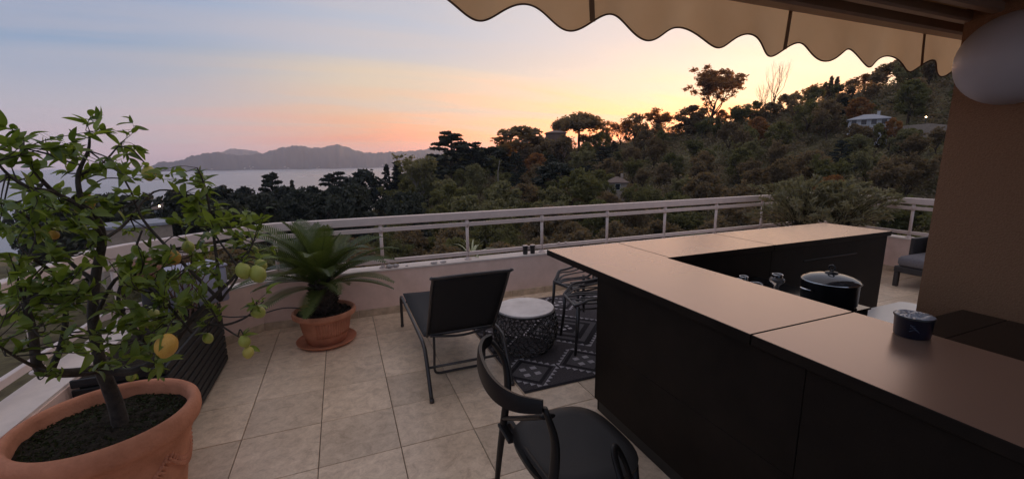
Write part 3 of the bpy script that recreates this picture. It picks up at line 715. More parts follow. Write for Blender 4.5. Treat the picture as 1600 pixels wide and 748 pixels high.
def build_parapet():
    m = mat('parapet_plaster', (.82, .575, .465), .85, .08, 6., .25, 160., col2=(.82, .59, .495))
    o = thing('parapet', 'low pinkish plaster parapet wall running round the terrace', 'wall', (0, 0, 0))
    b, off = wall_run(o, INNER, .20, -.345, .492, m); b.build('wall_body', m, o)
    cm = mat('coping_paint', (.76, .65, .58), .6, .10, 5., .2, 60.)
    inn = [(-1.458, -3.0), (-1.458, 4.146), (-.833, 4.712), (7.442, 4.712), (7.442, -1.0)]
    b, off = wall_run(o, inn, .21, .4921, .508, cm); b.build('coping', cm, o)
    sk = mat('skirting_tile', (.50, .36, .24), .5, .22, 9., .15, 40., col2=(.56, .42, .29)); cache = {}
    for (x0, y0), (x1, y1) in zip(INNER, INNER[1:]):
        d = Vector((x1-x0, y1-y0, 0)); L = d.length; d.normalize(); s = 0.
        while s < L-.02:
            e = min(L-.006, s+.45) if L-s < .9 else s+.45; w = e-s-.004; k = round(w, 3)
            if k not in cache: cache[k] = MB().bevbox((0, -.012, .001), (w, -.0005, .079), .0025).mesh('skirting_tile', sk)
            p = Vector((x0, y0, 0))+d*s
            if p.y > .5 or True:
                t = link('skirting_tile', cache[k], o); t.location = p; t.rotation_euler = (0, 0, math.atan2(d.y, d.x))
            s = e+.001
def build_railing():
    m = mat('rail_paint', (.70, .56, .50), .38, .05, 12., .05, 90.)
    o = thing('balcony_railing', 'white metal railing with flat handrail and three bars on the parapet', 'railing', (0, 0, 0))
    def profile(name, z0, z1, w):
        P = [Vector((x, y, 0)) for x, y in RAIL]; n = len(P); b = MB(); r = min(.006, w*.2)
        sec = [(-w, z0+r), (-w+r, z0), (w-r, z0), (w, z0+r), (w, z1-r), (w-r, z1), (-w+r, z1), (-w, z1-r)]; vs = []
        for i in range(n):
            d0 = (P[i]-P[i-1]).normalized() if i else None; d1 = (P[i+1]-P[i]).normalized() if i < n-1 else None
            nn = [Vector((-d.y, d.x, 0)) for d in (d0, d1) if d]; q = sum(nn, Vector()).normalized(); k = 1/max(.4, q.dot(nn[0]))
            vs += [P[i]+q*(s*k)+Vector((0,0,z)) for s, z in sec]
        fs = [(i*8+j, i*8+(j+1) % 8, (i+1)*8+(j+1) % 8, (i+1)*8+j) for i in range(n-1) for j in range(8)]+[tuple(range(8)), tuple((n-1)*8+j for j in range(8))[::-1]]
        b.add(vs, fs); return b.build(name, m, o)
    profile('handrail', .992, 1.078, .032); profile('upper_bar', .912, .957, .017); profile('lower_bar', .560, .604, .017)
    pb = MB().tube([(0,0,.5085),(0,0,.9905)], .0185, 10); pb.lathe([(.044,.5085),(.044,.518),(.026,.522),(.024,.545)], 14); pb.tube([(0,0,.9),(0,0,.972)], .0235, 10)
    me = pb.mesh('post', m, True)
    P = [(.367+.98*k, 4.80) for k in range(8)]+[(-.66, 4.795), (-1.61, 3.92), (-1.68, 3.1), (-1.68, 2.12), (-1.68, 1.14), (7.53, 4.3), (7.53, 3.45), (7.53, 2.47), (7.53, 1.5)]
    for x, y in P: l = link('post', me, o); l.location = (x, y, 0)
def build_bar():
    top = bpy.data.materials.new('bar_top_ceramic'); top.use_nodes = True; t = top.node_tree; b = t.nodes['Principled BSDF']
    tc = N(t, 'ShaderNodeTexCoord'); n1 = N(t, 'ShaderNodeTexNoise'); n1.inputs['Scale'].default_value = 1.6; n1.inputs['Detail'].default_value = 2; n1.inputs['Roughness'].default_value = .5
    n2 = N(t, 'ShaderNodeTexNoise'); n2.inputs['Scale'].default_value = 160; n2.inputs['Detail'].default_value = 3
    for n in (n1, n2): t.links.new(tc.outputs['Object'], n.inputs['Vector'])
    c = ramp(t, n1.outputs['Fac'], [(0, (.40, .245, .175, 1)), (1, (.54, .345, .25, 1))])
    t.links.new(c, b.inputs['Base Color']); b.inputs['Metallic'].default_value = .48
    t.links.new(math_(t, 'MULTIPLY_ADD', n1.outputs['Fac'], .08, .22), b.inputs['Roughness']); b.inputs['Specular IOR Level'].default_value = .8; b.inputs['IOR'].default_value = 1.6
    MATS['bar_top'] = top
    pan = mat('bar_panel_brown', (.015, .0100, .0072), .55, .3, 3., .06, 120., spec=.14)
    blk = mat('black_cabinet', (.010, .009, .009), .35, .2, 4., spec=.4); gl = mat('black_glass', (.006, .006, .007), .12, spec=.5)
    o = thing('bar_counter', 'large dark brown L shaped outdoor bar with glossy tan top', 'bar counter', (0, 0, 0))
    z0, z1 = .937, .980
    b = MB()                                                         # corner slab, L shaped outline would hide its joint: one piece
    P = [(1.45,1.1135),(2.088,1.1135),(2.088,2.292),(2.108,2.292),(2.108,2.90),(1.45,2.90)]
    n = len(P); e = .003
    c0 = Vector((sum(p[0] for p in P)/n, sum(p[1] for p in P)/n))
    def ins(p, k):
        return (p[0]+(k if p[0] < 1.6 else -k), p[1]+(k if p[1] < 1.2 else -k))
    vs = [(x, y, z0) for x, y in P]+[(x, y, z1-e) for x, y in P]+[(*ins(p, e), z1) for p in P]
    fs = [tuple(range(n))[::-1], tuple(range(2*n, 3*n))]+[(q*n+i, q*n+(i+1) % n, (q+1)*n+(i+1) % n, (q+1)*n+i) for q in (0, 1) for i in range(n)]
    b.add(vs, fs); b.m = [1]*len(b.f); b.m[1] = 0; b.build('top_slab', [top, pan], o)
    for a, c in (((2.112, 2.292, z0), (3.164, 2.90, z1)), ((3.168, 2.292, z0), (4.72, 2.90, z1)), ((1.45, -.70, z0), (2.088, 1.1095, z1))):
        b = MB().bevbox(a, c, .003); b.m = [0 if all(b.v[i][2] > z1-.0001 for i in f) else 1 for f in b.f]; b.build('top_slab', [top, pan], o)
    for w0, w1 in ((.9065, 2.228), (-.45, .9035)):                   # front face
        for za, zb in ((.09, .4855), (.4885, .935)): MB().bevbox((1.475, w0, za), (1.495, w1, zb), .0012).build('front_panel', pan, o)
    MB().box((1.497, -.45, .0), (2.06, 2.205, .934)).build('cabinet_body', blk, o)
    MB().bevbox((1.4985, 2.208, .0), (2.06, 2.228, .935), .0012).build('end_panel', pan, o)
    for u0, u1 in ((2.062, 3.16), (3.163, 4.69)): MB().bevbox((u0, 2.308, .0), (u1, 2.335, .935), .0012).build('inner_panel', pan, o)
    MB().box((2.07, 2.337, .0), (4.675, 2.40, .934)).build('back_panel', pan, o)
    MB().bevbox((4.65, 2.402, 0), (4.675, 2.86, .934), .001).build('side_panel', pan, o)
    MB().bevbox((3.55, 2.30, .80), (4.25, 2.3065, .815), .001).build('grip_slot', gl, o)
    k = thing('cooking_unit', 'black low cooking unit inside the corner of the bar', 'cooker', (0, 0, 0))
    MB().bevbox((2.094, 1.51, .0), (2.985, 2.304, .728), .003).build('cooker_body', blk, k)
    MB().bevbox((2.094, 1.50, .7285), (2.995, 2.304, .742), .003).build('hob_top', gl, k)
    for z in (.64, ): MB().tube([(2.9865, 1.56, z), (3.005, 1.58, z), (3.005, 2.2, z), (2.9865, 2.22, z)], .006, 6).build('rail_handle', MATS['chrome'], k, True)
    k = thing('black_worktop', 'low black worktop cabinet against the stucco wall', 'worktop', (0, 0, 0))
    MB().bevbox((2.80, -.6, 0), (3.455, 1.262, .722), .003).build('cabinet_body', blk, k)
    for w0, w1 in ((1.077, 1.27), (.30, 1.074), (-.6, .297)): MB().bevbox((2.78, w0, .7225), (3.463, w1, .74), .003).build('worktop_slab', gl, k)
def build_wall_lamp_awning():
    st = mat('brown_stucco', (.30, .155, .085), .95, .06, 85., .7, 150., spec=.1, col2=(.325, .172, .097))
    o = MB().box((3.47, -3., -.2), (3.95, 1.49, 3.4)).build('stucco_wall', st); tag(o, 'rough brown stucco wall at the right behind the globe lamp', 'wall')
    k = thing('globe_lamp', 'unlit white globe lamp on the brown stucco wall', 'lamp', (3.225, 1.165, 2.145))
    gm = mat('opal_glass', (.52, .48, .50), .38, .03, 5., spec=.3)
    MB().ball((.012,0,0), .227, 40, 24).build('globe', gm, k, True)
    MB().lathe([(.0, 0), (.07, 0), (.07, .02), (.03, .03)], 20, cap0=False).build('mount', MATS['dark_metal'], k, True)
    k.children[-1].rotation_euler = (0, R(-90), 0); k.children[-1].location = (.244, 0, 0)
    # awning
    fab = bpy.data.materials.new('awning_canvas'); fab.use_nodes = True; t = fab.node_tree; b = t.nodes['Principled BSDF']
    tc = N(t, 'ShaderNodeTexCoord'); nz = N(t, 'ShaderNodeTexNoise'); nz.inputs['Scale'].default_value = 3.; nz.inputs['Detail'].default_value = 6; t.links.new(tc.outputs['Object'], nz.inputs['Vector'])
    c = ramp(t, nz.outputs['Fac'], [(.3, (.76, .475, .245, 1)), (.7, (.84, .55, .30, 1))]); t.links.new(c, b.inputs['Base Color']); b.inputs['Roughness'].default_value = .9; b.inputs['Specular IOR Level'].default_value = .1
    tr = N(t, 'ShaderNodeBsdfTranslucent'); t.links.new(c, tr.inputs[0]); mx = N(t, 'ShaderNodeMixShader'); mx.inputs[0].default_value = .72
    wv = N(t, 'ShaderNodeTexNoise'); wv.inputs['Scale'].default_value = 400; t.links.new(tc.outputs['Object'], wv.inputs['Vector'])
    bp = N(t, 'ShaderNodeBump'); bp.inputs['Strength'].default_value = .15; bp.inputs['Distance'].default_value = .002; t.links.new(wv.outputs['Fac'], bp.inputs['Height']); t.links.new(bp.outputs[0], b.inputs['Normal'])
    t.links.new(b.outputs[0], mx.inputs[1]); t.links.new(tr.outputs[0], mx.inputs[2]); t.links.new(mx.outputs[0], t.nodes['Material Output'].inputs[0])
    dense = mat('shaded_canopy_canvas', (.40, .25, .13), .95, .1, 3., .2, 300., spec=.05)  # same canvas, opaque and darker: shade of the underside put into the colour
    hem = mat('awning_hem', (.12, .06, .04), .9); al = mat('awning_metal', (.34, .24, .18), .5, .06, 8.)
    a = thing('awning', 'tan canvas awning with wavy scalloped valance overhead', 'awning', (0, 0, 0))
    U0, U1, n, rows = .30, 5.3, 560, 7; vs = []; hp = []
    for i in range(n+1):
        u = U0+(U1-U0)*i/n; q = (u-.545)/.4098; f = q-math.floor(q)
        zb = 2.237-.041*math.cos(2*math.pi*(f+.012*math.sin(2*math.pi*f)))-.010*(u-2)/2
        fl = .016*math.sin(2*math.pi*q*.5+.6)+.010*math.sin(2*math.pi*q*1.3)
        for k in range(rows):
            s = k/(rows-1); vs.append((u, 1.70+fl*(1-s)**1.2, zb+(2.452-zb)*s))
        hp.append((u, 1.70+fl, zb))
    fs = [(i*rows+k, (i+1)*rows+k, (i+1)*rows+k+1, i*rows+k+1) for i in range(n) for k in range(rows-1)]
    vo = MB().add(vs, fs).build('valance', fab, a, True)
    MB().tube(hp, .0040, 6).build('hem', hem, vo, True)
    for q in range(-1, 4):
        u = 1.046+1.236*q
        if u < U0: continue
        i = round((u-U0)/(U1-U0)*n); p = [Vector(vs[i*rows+k])+Vector((0, -.003, 0)) for k in range(rows)]
        b = MB()
        for s in (-.013, .013): b.v += [(v.x+s, v.y, v.z) for v in p]; b.v += [(v.x+s, v.y-.002, v.z) for v in p]
        r = rows
        for k in range(r-1): b.f += [(r+k, 3*r+k, 3*r+k+1, r+k+1), (k, r+k, r+k+1, k+1), (2*r+k, 3*r+k, 3*r+k+1, 2*r+k+1)]
        b.m = [0]*len(b.f); b.build('seam', mat('seam_tape', (.30, .18, .10), .95) if 'seam_tape' not in MATS else MATS['seam_tape'], vo)
    MB().bevbox((U0, 1.60, 2.415), (U1, 1.69, 2.505), .012).build('front_bar', al, a)
    vs = []; nu, nw = 60, 20
    for i in range(nu+1):
        for j in range(nw+1):
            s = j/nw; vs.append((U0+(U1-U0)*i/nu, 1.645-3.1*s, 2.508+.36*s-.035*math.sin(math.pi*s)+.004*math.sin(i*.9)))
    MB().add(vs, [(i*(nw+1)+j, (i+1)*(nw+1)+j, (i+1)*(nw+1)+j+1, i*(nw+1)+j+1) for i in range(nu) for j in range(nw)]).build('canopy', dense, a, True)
    for w0, z, h, ua in ((1.46, 2.425, .06, 1.6), (1.33, 2.44, .055, 2.0)):
        b = MB().bevbox((ua, w0, z), (5.1, w0+.055, z+h), .01); b.tube([(ua, w0+.03, z-.012), (ua, w0+.03, z+h+.012)], .045, 14)
        b.build('folding_arm', al, a)
def build_rug():
    base = mat('rug_charcoal', (.115, .100, .105), .95, .35, 90., 1., 500., spec=.1); dark = mat('rug_black', (.045, .040, .045), .95, .35, 90., 1., 500., spec=.1)
    mid = mat('rug_grey', (.16, .145, .15), .95, .3, 90., 1., 500., spec=.1); lite = mat('rug_pale', (.66, .61, .63), .95, .15, 90., 1., 500., spec=.1)
    X0, X1, Y0, Y1 = 1.12, 3.16, 2.59, 4.50
    o = thing('patterned_rug', 'charcoal rug with woven diamonds and pale squares under the stools', 'rug', (0, 0, 0))
    MB().bevbox((X0, Y0, .0012), (X1, Y1, .0095), .003).build('rug_base', base, o)
    MB().bevbox((X0, Y0, .0097), (X1, Y0+.022, .0110), .0005).build('border', dark, o)
    zt = [.0100]
    def clip(poly):
        for ax, lo, s in ((0, X0+.01, 1), (0, X1-.01, -1), (1, Y0+.024, 1), (1, Y1-.01, -1)):
            out = []
            for i in range(len(poly)):
                p, q = poly[i-1], poly[i]; a, b = s*(p[ax]-lo), s*(q[ax]-lo)
                if (a >= 0) != (b >= 0): k = a/(a-b); out.append((p[0]+(q[0]-p[0])*k, p[1]+(q[1]-p[1])*k))
                if b >= 0: out.append(q)
            poly = out
            if len(poly) < 3: return None
        return poly
    def pad(b, poly, z):
        p = clip(poly)
        if not p: return
        n = len(p); b.add([(x, y, z-.004) for x, y in p]+[(x, y, z) for x, y in p], [tuple(range(n, 2*n))]+[(i, (i+1) % n, n+(i+1) % n, n+i) for i in range(n)])
    dia = lambda cx, cy, h: [(cx-h, cy), (cx, cy-h), (cx+h, cy), (cx, cy+h)]
    def squares(cx, cy, d, h, z):
        for sx, sy in ((-1, -1), (1, -1), (1, 1), (-1, 1)):
            x, y = cx+sx*d*.5, cy+sy*d*.5
            b = MB(); pad(b, [(x-h, y-h*.9), (x+h, y-h*.9), (x+h, y+h*.9), (x-h, y+h*.9)], z)
            if b.f: b.build('woven_square', lite, o)
    teeth = MB()
    def line(x0, y0, x1, y1, side, step=.052, w=.030):
        d = Vector((x1-x0, y1-y0, 0)); L = d.length; d.normalize(); nn = Vector((-d.y, d.x, 0))*side; n = int(L/step)
        for i in range(n):
            p = Vector((x0, y0, 0))+d*(i+.5)*L/n; a, c, e = p-d*step*.46, p+d*step*.46, p+nn*w
            pad(teeth, [(a.x, a.y), (c.x, c.y), (e.x, e.y)] if side > 0 else [(c.x, c.y), (a.x, a.y), (e.x, e.y)], .0124)
    for cy, sg in ((2.86, 1), (4.22, -1)):
        for q in range(-1, 5):
            cx = 1.285+.49*q; b = MB(); pad(b, dia(cx, cy, .205), .0112)
            if b.f: b.build('diamond_motif', dark, o)
            b = MB(); pad(b, dia(cx, cy, .165), .0118)
            if b.f: b.build('diamond_centre', mid, o)
            squares(cx, cy, .092, .024, .0128)
            h = .235
            line(cx-h, cy, cx, cy+h, 1); line(cx, cy+h, cx+h, cy, 1); line(cx+h, cy, cx, cy-h, 1); line(cx, cy-h, cx-h, cy, 1)
    for q in range(-1, 3):
        cx, cy = 1.98+.98*q, 3.54
        for j, (h, m) in enumerate(((.43, dark), (.36, mid), (.29, dark), (.22, mid), (.15, dark))):
            b = MB(); pad(b, dia(cx, cy, h), .0108+.0006*j)
            if b.f: b.build('diamond_motif', m, o)
        squares(cx, cy, .065, .019, .0140); h = .47
        line(cx-h, cy, cx, cy+h, -1); line(cx, cy+h, cx+h, cy, -1); line(cx+h, cy, cx, cy-h, -1); line(cx, cy-h, cx-h, cy, -1)
    t = teeth.build('zigzag_edging', lite, o); t['kind'] = 'stuff'
def build_lounger():
    m = mat('lounger_metal', (.055, .048, .046), .35, .1, 10., metal=.2); cl = mat('sling_mesh', (.018, .018, .021), .6, .2, 200., .5, 900., spec=.3)
    o = thing('sun_lounger', 'black sling sun lounger with raised backrest beside the potted palm', 'sun lounger', (0, 0, 0))
    u0, u1, sz = .475, 1.085, .345
    for u in (u0, u1):
        MB().tube(curve_pts([(u, 4.26, 0), (u, 4.25, .2), (u, 4.235, .31), (u, 4.15, sz), (u, 3.9, sz), (u, 3.15, sz), (u, 2.99, sz-.012), (u, 2.90, .28), (u, 2.745, .006)], 5), .0145, 8).build('side_frame', m, o, True)
        MB().lathe([(.017, 0), (.017, .025), (.0, .027)], 10, (u, 2.743, 0)).build('foot_cap', m, o, True)
        MB().lathe([(.017, 0), (.017, .025), (.0, .027)], 10, (u, 4.26, 0)).build('foot_cap', m, o, True)
    MB().tube([(u0, 4.245, .26), (u1, 4.245, .26)], .010, 8).build('cross_bar', m, o, True)
    MB().tube([(u0, 2.868, .20), (u1, 2.868, .20)], .010, 8).build('cross_bar', m, o, True)
    MB().tube(curve_pts([(u0+.10, 3.09, sz-.01), (u0+.10, 3.10, .20), (u0+.10, 3.12, .05), (u0+.13, 3.125, .014), (u0+.20, 3.125, .012), (u1-.20, 3.125, .012), (u1-.13, 3.125, .014), (u1-.10, 3.12, .05), (u1-.10, 3.10, .2), (u1-.10, 3.09, sz-.01)], 4), .010, 8).build('support_frame', m, o, True)
    b = MB(); n = 14; vs = []
    for i in range(n+1):
        s = i/n; y = 4.22-1.15*s; sag = .012*math.sin(math.pi*s)
        for k in range(7): u = u0+.02+(u1-u0-.04)*k/6; vs.append((u, y, sz+.012-sag-.01*math.sin(math.pi*k/6)))
    b.add(vs, [(i*7+k, i*7+k+1, (i+1)*7+k+1, (i+1)*7+k) for i in range(n) for k in range(6)])
    s_ = b.build('seat_sling', cl, o, True); md = s_.modifiers.new('thick', 'SOLIDIFY'); md.thickness = .008
    p0, p1 = Vector((0, 3.055, .375)), Vector((0, 2.675, .905)); b = MB(); vs = []
    for i in range(n+1):
        s = i/n; q = p0.lerp(p1, s)
        for k in range(9):
            f = k/8; u = u0+.045+(u1-u0-.075)*f; vs.append((u-.01*s, q.y+.014*math.sin(math.pi*f), q.z-.006*math.sin(math.pi*f)))
    b.add(vs, [(i*9+k, i*9+k+1, (i+1)*9+k+1, (i+1)*9+k) for i in range(n) for k in range(8)])
    s_ = b.build('back_sling', cl, o, True); md = s_.modifiers.new('thick', 'SOLIDIFY'); md.thickness = .012
    f = MB(); a0, a1 = u0+.045, u1-.03
    f.tube(curve_pts([(a0, 3.07, .355), (a0-.004, 2.9, .595), (a0-.010, 2.69, .888), (a0+.02, 2.672, .912), (a1-.03, 2.672, .912), (a1-.010, 2.69, .888), (a1, 2.9, .595), (a1, 3.07, .355)], 5), .011, 8)
    f.build('back_frame', m, o, True)
    MB().tube(curve_pts([(a0+.02, 3.05, .362), ((a0+a1)/2, 3.035, .338), (a1-.02, 3.05, .362)], 6), .010, 8).build('hinge_bar', m, o, True)
def build_table():
    import bmesh
    bl = mat('lattice_black', (.022, .019, .018), .35, .2, 20., spec=.5); mar = mat('marble_top', (.56, .49, .46), .22, .14, 5., col2=(.66, .59, .56), spec=.5)
    o = thing('side_table', 'round drum side table of black coral lattice with pale marble top', 'table', (1.425, 3.275, .0125))
    prof = [(.20, .0), (.232, .035), (.262, .09), (.281, .15), (.287, .21), (.282, .27), (.266, .33), (.247, .368)]
    def rad(z):
        for (a, b), (c, d) in zip(prof, prof[1:]):
            if z <= d: return a+(c-a)*(z-b)/(d-b)
        return prof[-1][0]
    rg = random.Random(4); nu, nr_ = 36, 11; bm = bmesh.new(); vv = {}
    hz = .366/(nr_*1.5+.5)
    def hv(kx, ky):
        kx %= 2*nu
        if (kx, ky) not in vv:
            z = ky*hz/2; jz = rg.uniform(-.36, .36)*hz if .02 < z < .345 else 0
            a = 2*math.pi*(kx/2+rg.uniform(-.27, .27))/nu; z = min(.366, max(.002, z+jz)); vv[kx, ky] = bm.verts.new((rad(z)*math.cos(a), rad(z)*math.sin(a), z))
        return vv[kx, ky]
    for r in range(nr_):
        for c in range(nu):
            kx = 2*c+(r % 2); ky = 2+3*r
            bm.faces.new([hv(kx, ky-2), hv(kx+1, ky-1), hv(kx+1, ky+1), hv(kx, ky+2), hv(kx-1, ky+1), hv(kx-1, ky-1)])
    me = bpy.data.meshes.new('lattice_drum'); bm.to_mesh(me); bm.free(); me.materials.append(bl)
    d = link('lattice_drum', me, o); w = d.modifiers.new('w', 'WIREFRAME'); w.thickness = .0115; w.use_even_offset = False; w.use_replace = True
    MB().lathe([(.0, .366), (.244, .366), (.252, .372), (.253, .384), (.249, .388), (.0, .388)], 64, cap0=False).build('table_top', mar, o, auto=40)
    MB().tube([(.254*math.cos(a), .254*math.sin(a), .367) for a in [2*math.pi*i/48 for i in range(48)]], .008, 6, closed=True).build('rim_ring', bl, o, True)
def build_lattice_chairs():
    m = mat('lattice_chair_black', (.040, .034, .034), .33, .1, 15., spec=.5); rg = random.Random(8)
    def sh(u, v):
        """shell of the chair: u -1..1 across, v 0 front edge .. 1 top of the back (front looks to -x)"""
        w = .255*(1-.18*max(0, v-.5)-.35*max(0, .14-v)/.14*abs(u)); y = u*w
        if v < .46: x = -.215+.415*(v/.46); z = .425-.018*math.sin(math.pi*v/.46)
        else:
            s = (v-.46)/.54; x = .20+.055*s+.02*math.sin(s*2); z = .425+.235*s
        z += .115*abs(u)**2.6*(1-.55*abs(v-.5))*(1 if v > .12 else v/.12)
        x -= .10*abs(u)**2.2*max(0, v-.40)/.6
        return Vector((x, y, z))
    o = thing('lattice_chair', 'black branch lattice chair farther from the bar front, near the parapet', 'chair', (0, 0, 0), 0, 'lattice chairs at the rug')
    rim = [(-1+2*i/9, 0) for i in range(10)]+[(1, .05+.9*i/16) for i in range(17)]+[(1-2*i/9, 1) for i in range(10)]+[(-1, .95-.9*i/16) for i in range(17)]
    MB().tube([sh(*p) for p in rim], .0115, 8, closed=True).build('shell_rim', m, o, True)
    b = MB()
    for q in range(10):                                              # branches from the front to the top
        u = -.88+1.76*q/9; pts = []; k = rg.uniform(0, 6); dr = rg.uniform(-.5, .5)
        for i in range(19): v = i/18; pts.append(sh(max(-1, min(1, u+.17*math.sin(k+v*5.0)+dr*v)), v))
        b.tube(pts, [.0165-.004*math.sin(math.pi*i/18) for i in range(19)], 6, flat=.5)
    for q in range(30):
        u0 = rg.uniform(-1, .85); v0 = rg.uniform(.03, .85); du, dv = rg.uniform(.15, .4), rg.uniform(.15, .40)*rg.choice((-1, 1))
        if not 0 < v0+dv < 1: dv = -dv
        b.tube([sh(max(-1, min(1, u0+du*s/5)), min(1, max(0, v0+dv*(s/5)**1.4))) for s in range(6)], .0125, 5, flat=.5)
    b.build('branch_lattice', m, o, True)
    for x, y in ((-.20, -.20), (-.20, .20), (.20, -.20), (.20, .20)):
        MB().tube([(x*1.12, y*1.10, 0), (x, y, .25), (x*.97, y*.97, .425)], [.0125, .0150, .0165], 8).build('leg', m, o, True)
    MB().tube([(-.2, -.19, .40), (-.2, .19, .40), (.2, .19, .40), (.2, -.19, .40)], .009, 6, closed=True).build('seat_frame', m, o, True)
    o.location = (2.20, 3.62, .0135); o.rotation_euler = (0, 0, R(8))
    dup(o, (2.02, 3.13, .0135), R(-12), 'black branch lattice chair nearer the bar front, partly hidden by the end panel')
def build_armchair():
    m = mat('cushion_grey', (.21, .195, .205), .95, .15, 60., .5, 400., spec=.1); f = mat('dark_frame', (.035, .03, .03), .5)
    o = thing('lounge_armchair', 'grey cushioned outdoor armchair with dark frame behind the bar end', 'armchair', (7.00, 2.66, 0), R(0))
    MB().bevbox((-.40, -.45, .27), (.30, .45, .40), .03).build('seat_cushion', m, o, auto=60)
    MB().bevbox((.16, -.44, .401), (.335, .36, .66), .03).build('back_cushion', m, o, auto=60)
    MB().bevbox((-.40, -.47, .19), (.38, .47, .268), .008).build('base_frame', f, o)
    MB().bevbox((-.05, .452, .269), (.36, .50, .60), .008).build('armrest', f, o)
    MB().bevbox((-.40, -.50, .269), (.36, -.452, .50), .008).build('armrest', f, o)
    MB().bevbox((.337, -.45, .269), (.385, .45, .66), .008).build('back_frame', f, o)
    for x in (-.37, .34):
        for y in (-.44, .44): MB().bevbox((x-.025, y-.025, 0), (x+.025, y+.025, .189), .004).build('leg', f, o)
def build_white_table():
    wm = mat('white_lacquer', (.80, .76, .72), .3, .03, 6.)
    o = thing('coffee_table', 'low white table with rounded corners in front of the grey armchair', 'table', (0, 0, 0))
    b = MB(); x1, y1, z, w, d, r = 0, 0, .36, .80, .56, .07
    out = []
    for cx, cy, a0 in ((w-r, -r, 0), (r, -r, 90), (r, -d+r, 180), (w-r, -d+r, 270)):
        for k in range(7): a = R(a0+15*k); out.append((cx+r*math.cos(a), cy+r*math.sin(a)))
    n = len(out); vs = [(x, y, .325) for x, y in out]+[(x, y, z) for x, y in out]
    o.location = WT
    b.add(vs, [tuple(range(n))[::-1], tuple(range(n, 2*n))]+[(i, (i+1) % n, n+(i+1) % n, n+i) for i in range(n)]).build('table_top', wm, o)
    for x in (.12, w-.12):
        for y in (-.12, -d+.12): MB().tube([(x, y, 0), (x, y, .3245)], .018, 10).build('leg', wm, o, True)
WT = (3.90, 2.12, 0)
def build_front_chair():
    m = mat('chair_black', (.011, .009, .0085), .42, .15, 6., .08, 200., spec=.24)
    o = thing('cafe_chair', 'black plastic chair with curved cross braced back in the foreground', 'chair', (0, 0, 0))
    # seat: rounded plan, slightly dished
    b = MB(); n = 44; rings = 7; vs = [(.85, 1.45, .447)]
    def outl(a):
        c, s = math.cos(a), math.sin(a); k = (abs(c)**3.0+abs(s)**3.0)**(-1/3.0)
        x = .85+.240*c*k; y = 1.45+.258*s*k*(1.0+.04*c); return x, y
    for r in range(1, rings+1):
        q = r/rings
        for i in range(n):
            x, y = outl(2*math.pi*i/n); z = .447+.014*q*q-(.012 if r == rings else 0); vs.append((.85+(x-.85)*q, 1.45+(y-1.45)*q, z))
    for i in range(n): x, y = outl(2*math.pi*i/n); vs.append((.85+(x-.85)*.985, 1.45+(y-1.45)*.985, .425))
    vs.append((.85, 1.45, .42)); fs = [(0, 1+i, 1+(i+1) % n) for i in range(n)]
    for r in range(rings): fs += [(1+r*n+i, 1+(r+1)*n+i, 1+(r+1)*n+(i+1) % n, 1+r*n+(i+1) % n) for i in range(n)]
    e = 1+rings*n; fs += [(e+i, len(vs)-1, e+(i+1) % n) for i in range(n)]
    b.add(vs, fs).build('seat', m, o, auto=50)
    # backrest band: C shaped in plan, tapering in height to the ends
    cp = curve_pts([(.612, 1.822, .845), (.555, 1.775, .850), (.505, 1.66, .852), (.478, 1.49, .852), (.484, 1.362, .850), (.520, 1.272, .848), (.592, 1.212, .842)], 6)
    L = len(cp); vs = []
    for i, p in enumerate(cp):
        t = (cp[min(i+1, L-1)]-cp[max(i-1, 0)]).normalized(); nn = Vector((t.y, -t.x, 0)).normalized()   # outwards
        s = i/(L-1); hgt = .040+.032*math.sin(math.pi*s)**.8; th = .010
        if nn.x > 0: nn = -nn
        lean = -nn*.020
        sec = [p+nn*th*.4, p-nn*th, p-nn*th+lean*.0+Vector((0,0,-hgt)), p+nn*th+Vector((0,0,-hgt))+nn*.004, p+nn*th+Vector((0,0,-.012))]
        sec[0] = sec[0]+Vector((0,0,.004)); vs += sec
    k = 5; fs = [(i*k+j, (i+1)*k+j, (i+1)*k+(j+1) % k, i*k+(j+1) % k) for i in range(L-1) for j in range(k)]+[tuple(range(k)), tuple((L-1)*k+j for j in range(k))[::-1]]
    b = MB().add(vs, fs); b.build('backrest', m, o, auto=55)
    # bowed rear legs running up to the band
    for pts in ([(.565, 1.16, 0), (.580, 1.165, .25), (.602, 1.172, .46), (.628, 1.188, .60), (.630, 1.198, .70), (.600, 1.214, .812)], [(.600, 1.765, 0), (.618, 1.745, .25), (.640, 1.728, .46), (.666, 1.745, .60), (.664, 1.785, .72), (.612, 1.812, .815)]):
        p = curve_pts(pts, 5); MB().tube(p, [.016+.010*math.sin(math.pi*i/(len(p)-1)) for i in range(len(p))], 12, flat=.62).build('rear_leg', m, o, True)
    MB().tube(curve_pts([(.648, 1.72, .455), (.622, 1.45, .625), (.618, 1.215, .775)], 6), .025, 10, flat=.40).build('cross_brace', m, o, True)
    MB().tube(curve_pts([(.655, 1.70, .430), (.64, 1.45, .455), (.625, 1.19, .505)], 6), .013, 8, flat=.7).build('cross_brace', m, o, True)
    MB().bevbox((.61, 1.60, .405), (.69, 1.745, .424), .004).build('seat_bracket', m, o)
    for y in (1.63, 1.26): MB().tube([(1.065, y+(.03 if y > 1.4 else -.03), 0), (1.03, y, .425)], [.016, .022], 8).build('front_leg', m, o, True)
    MB().tube(curve_pts([(.955, 1.165, .43), (.925, 1.185, .53), (.895, 1.195, .585), (.865, 1.165, .585), (.85, 1.10, .53), (.86, 1.06, .43)], 6), .017, 8, flat=.6).build('armrest', m, o, True)
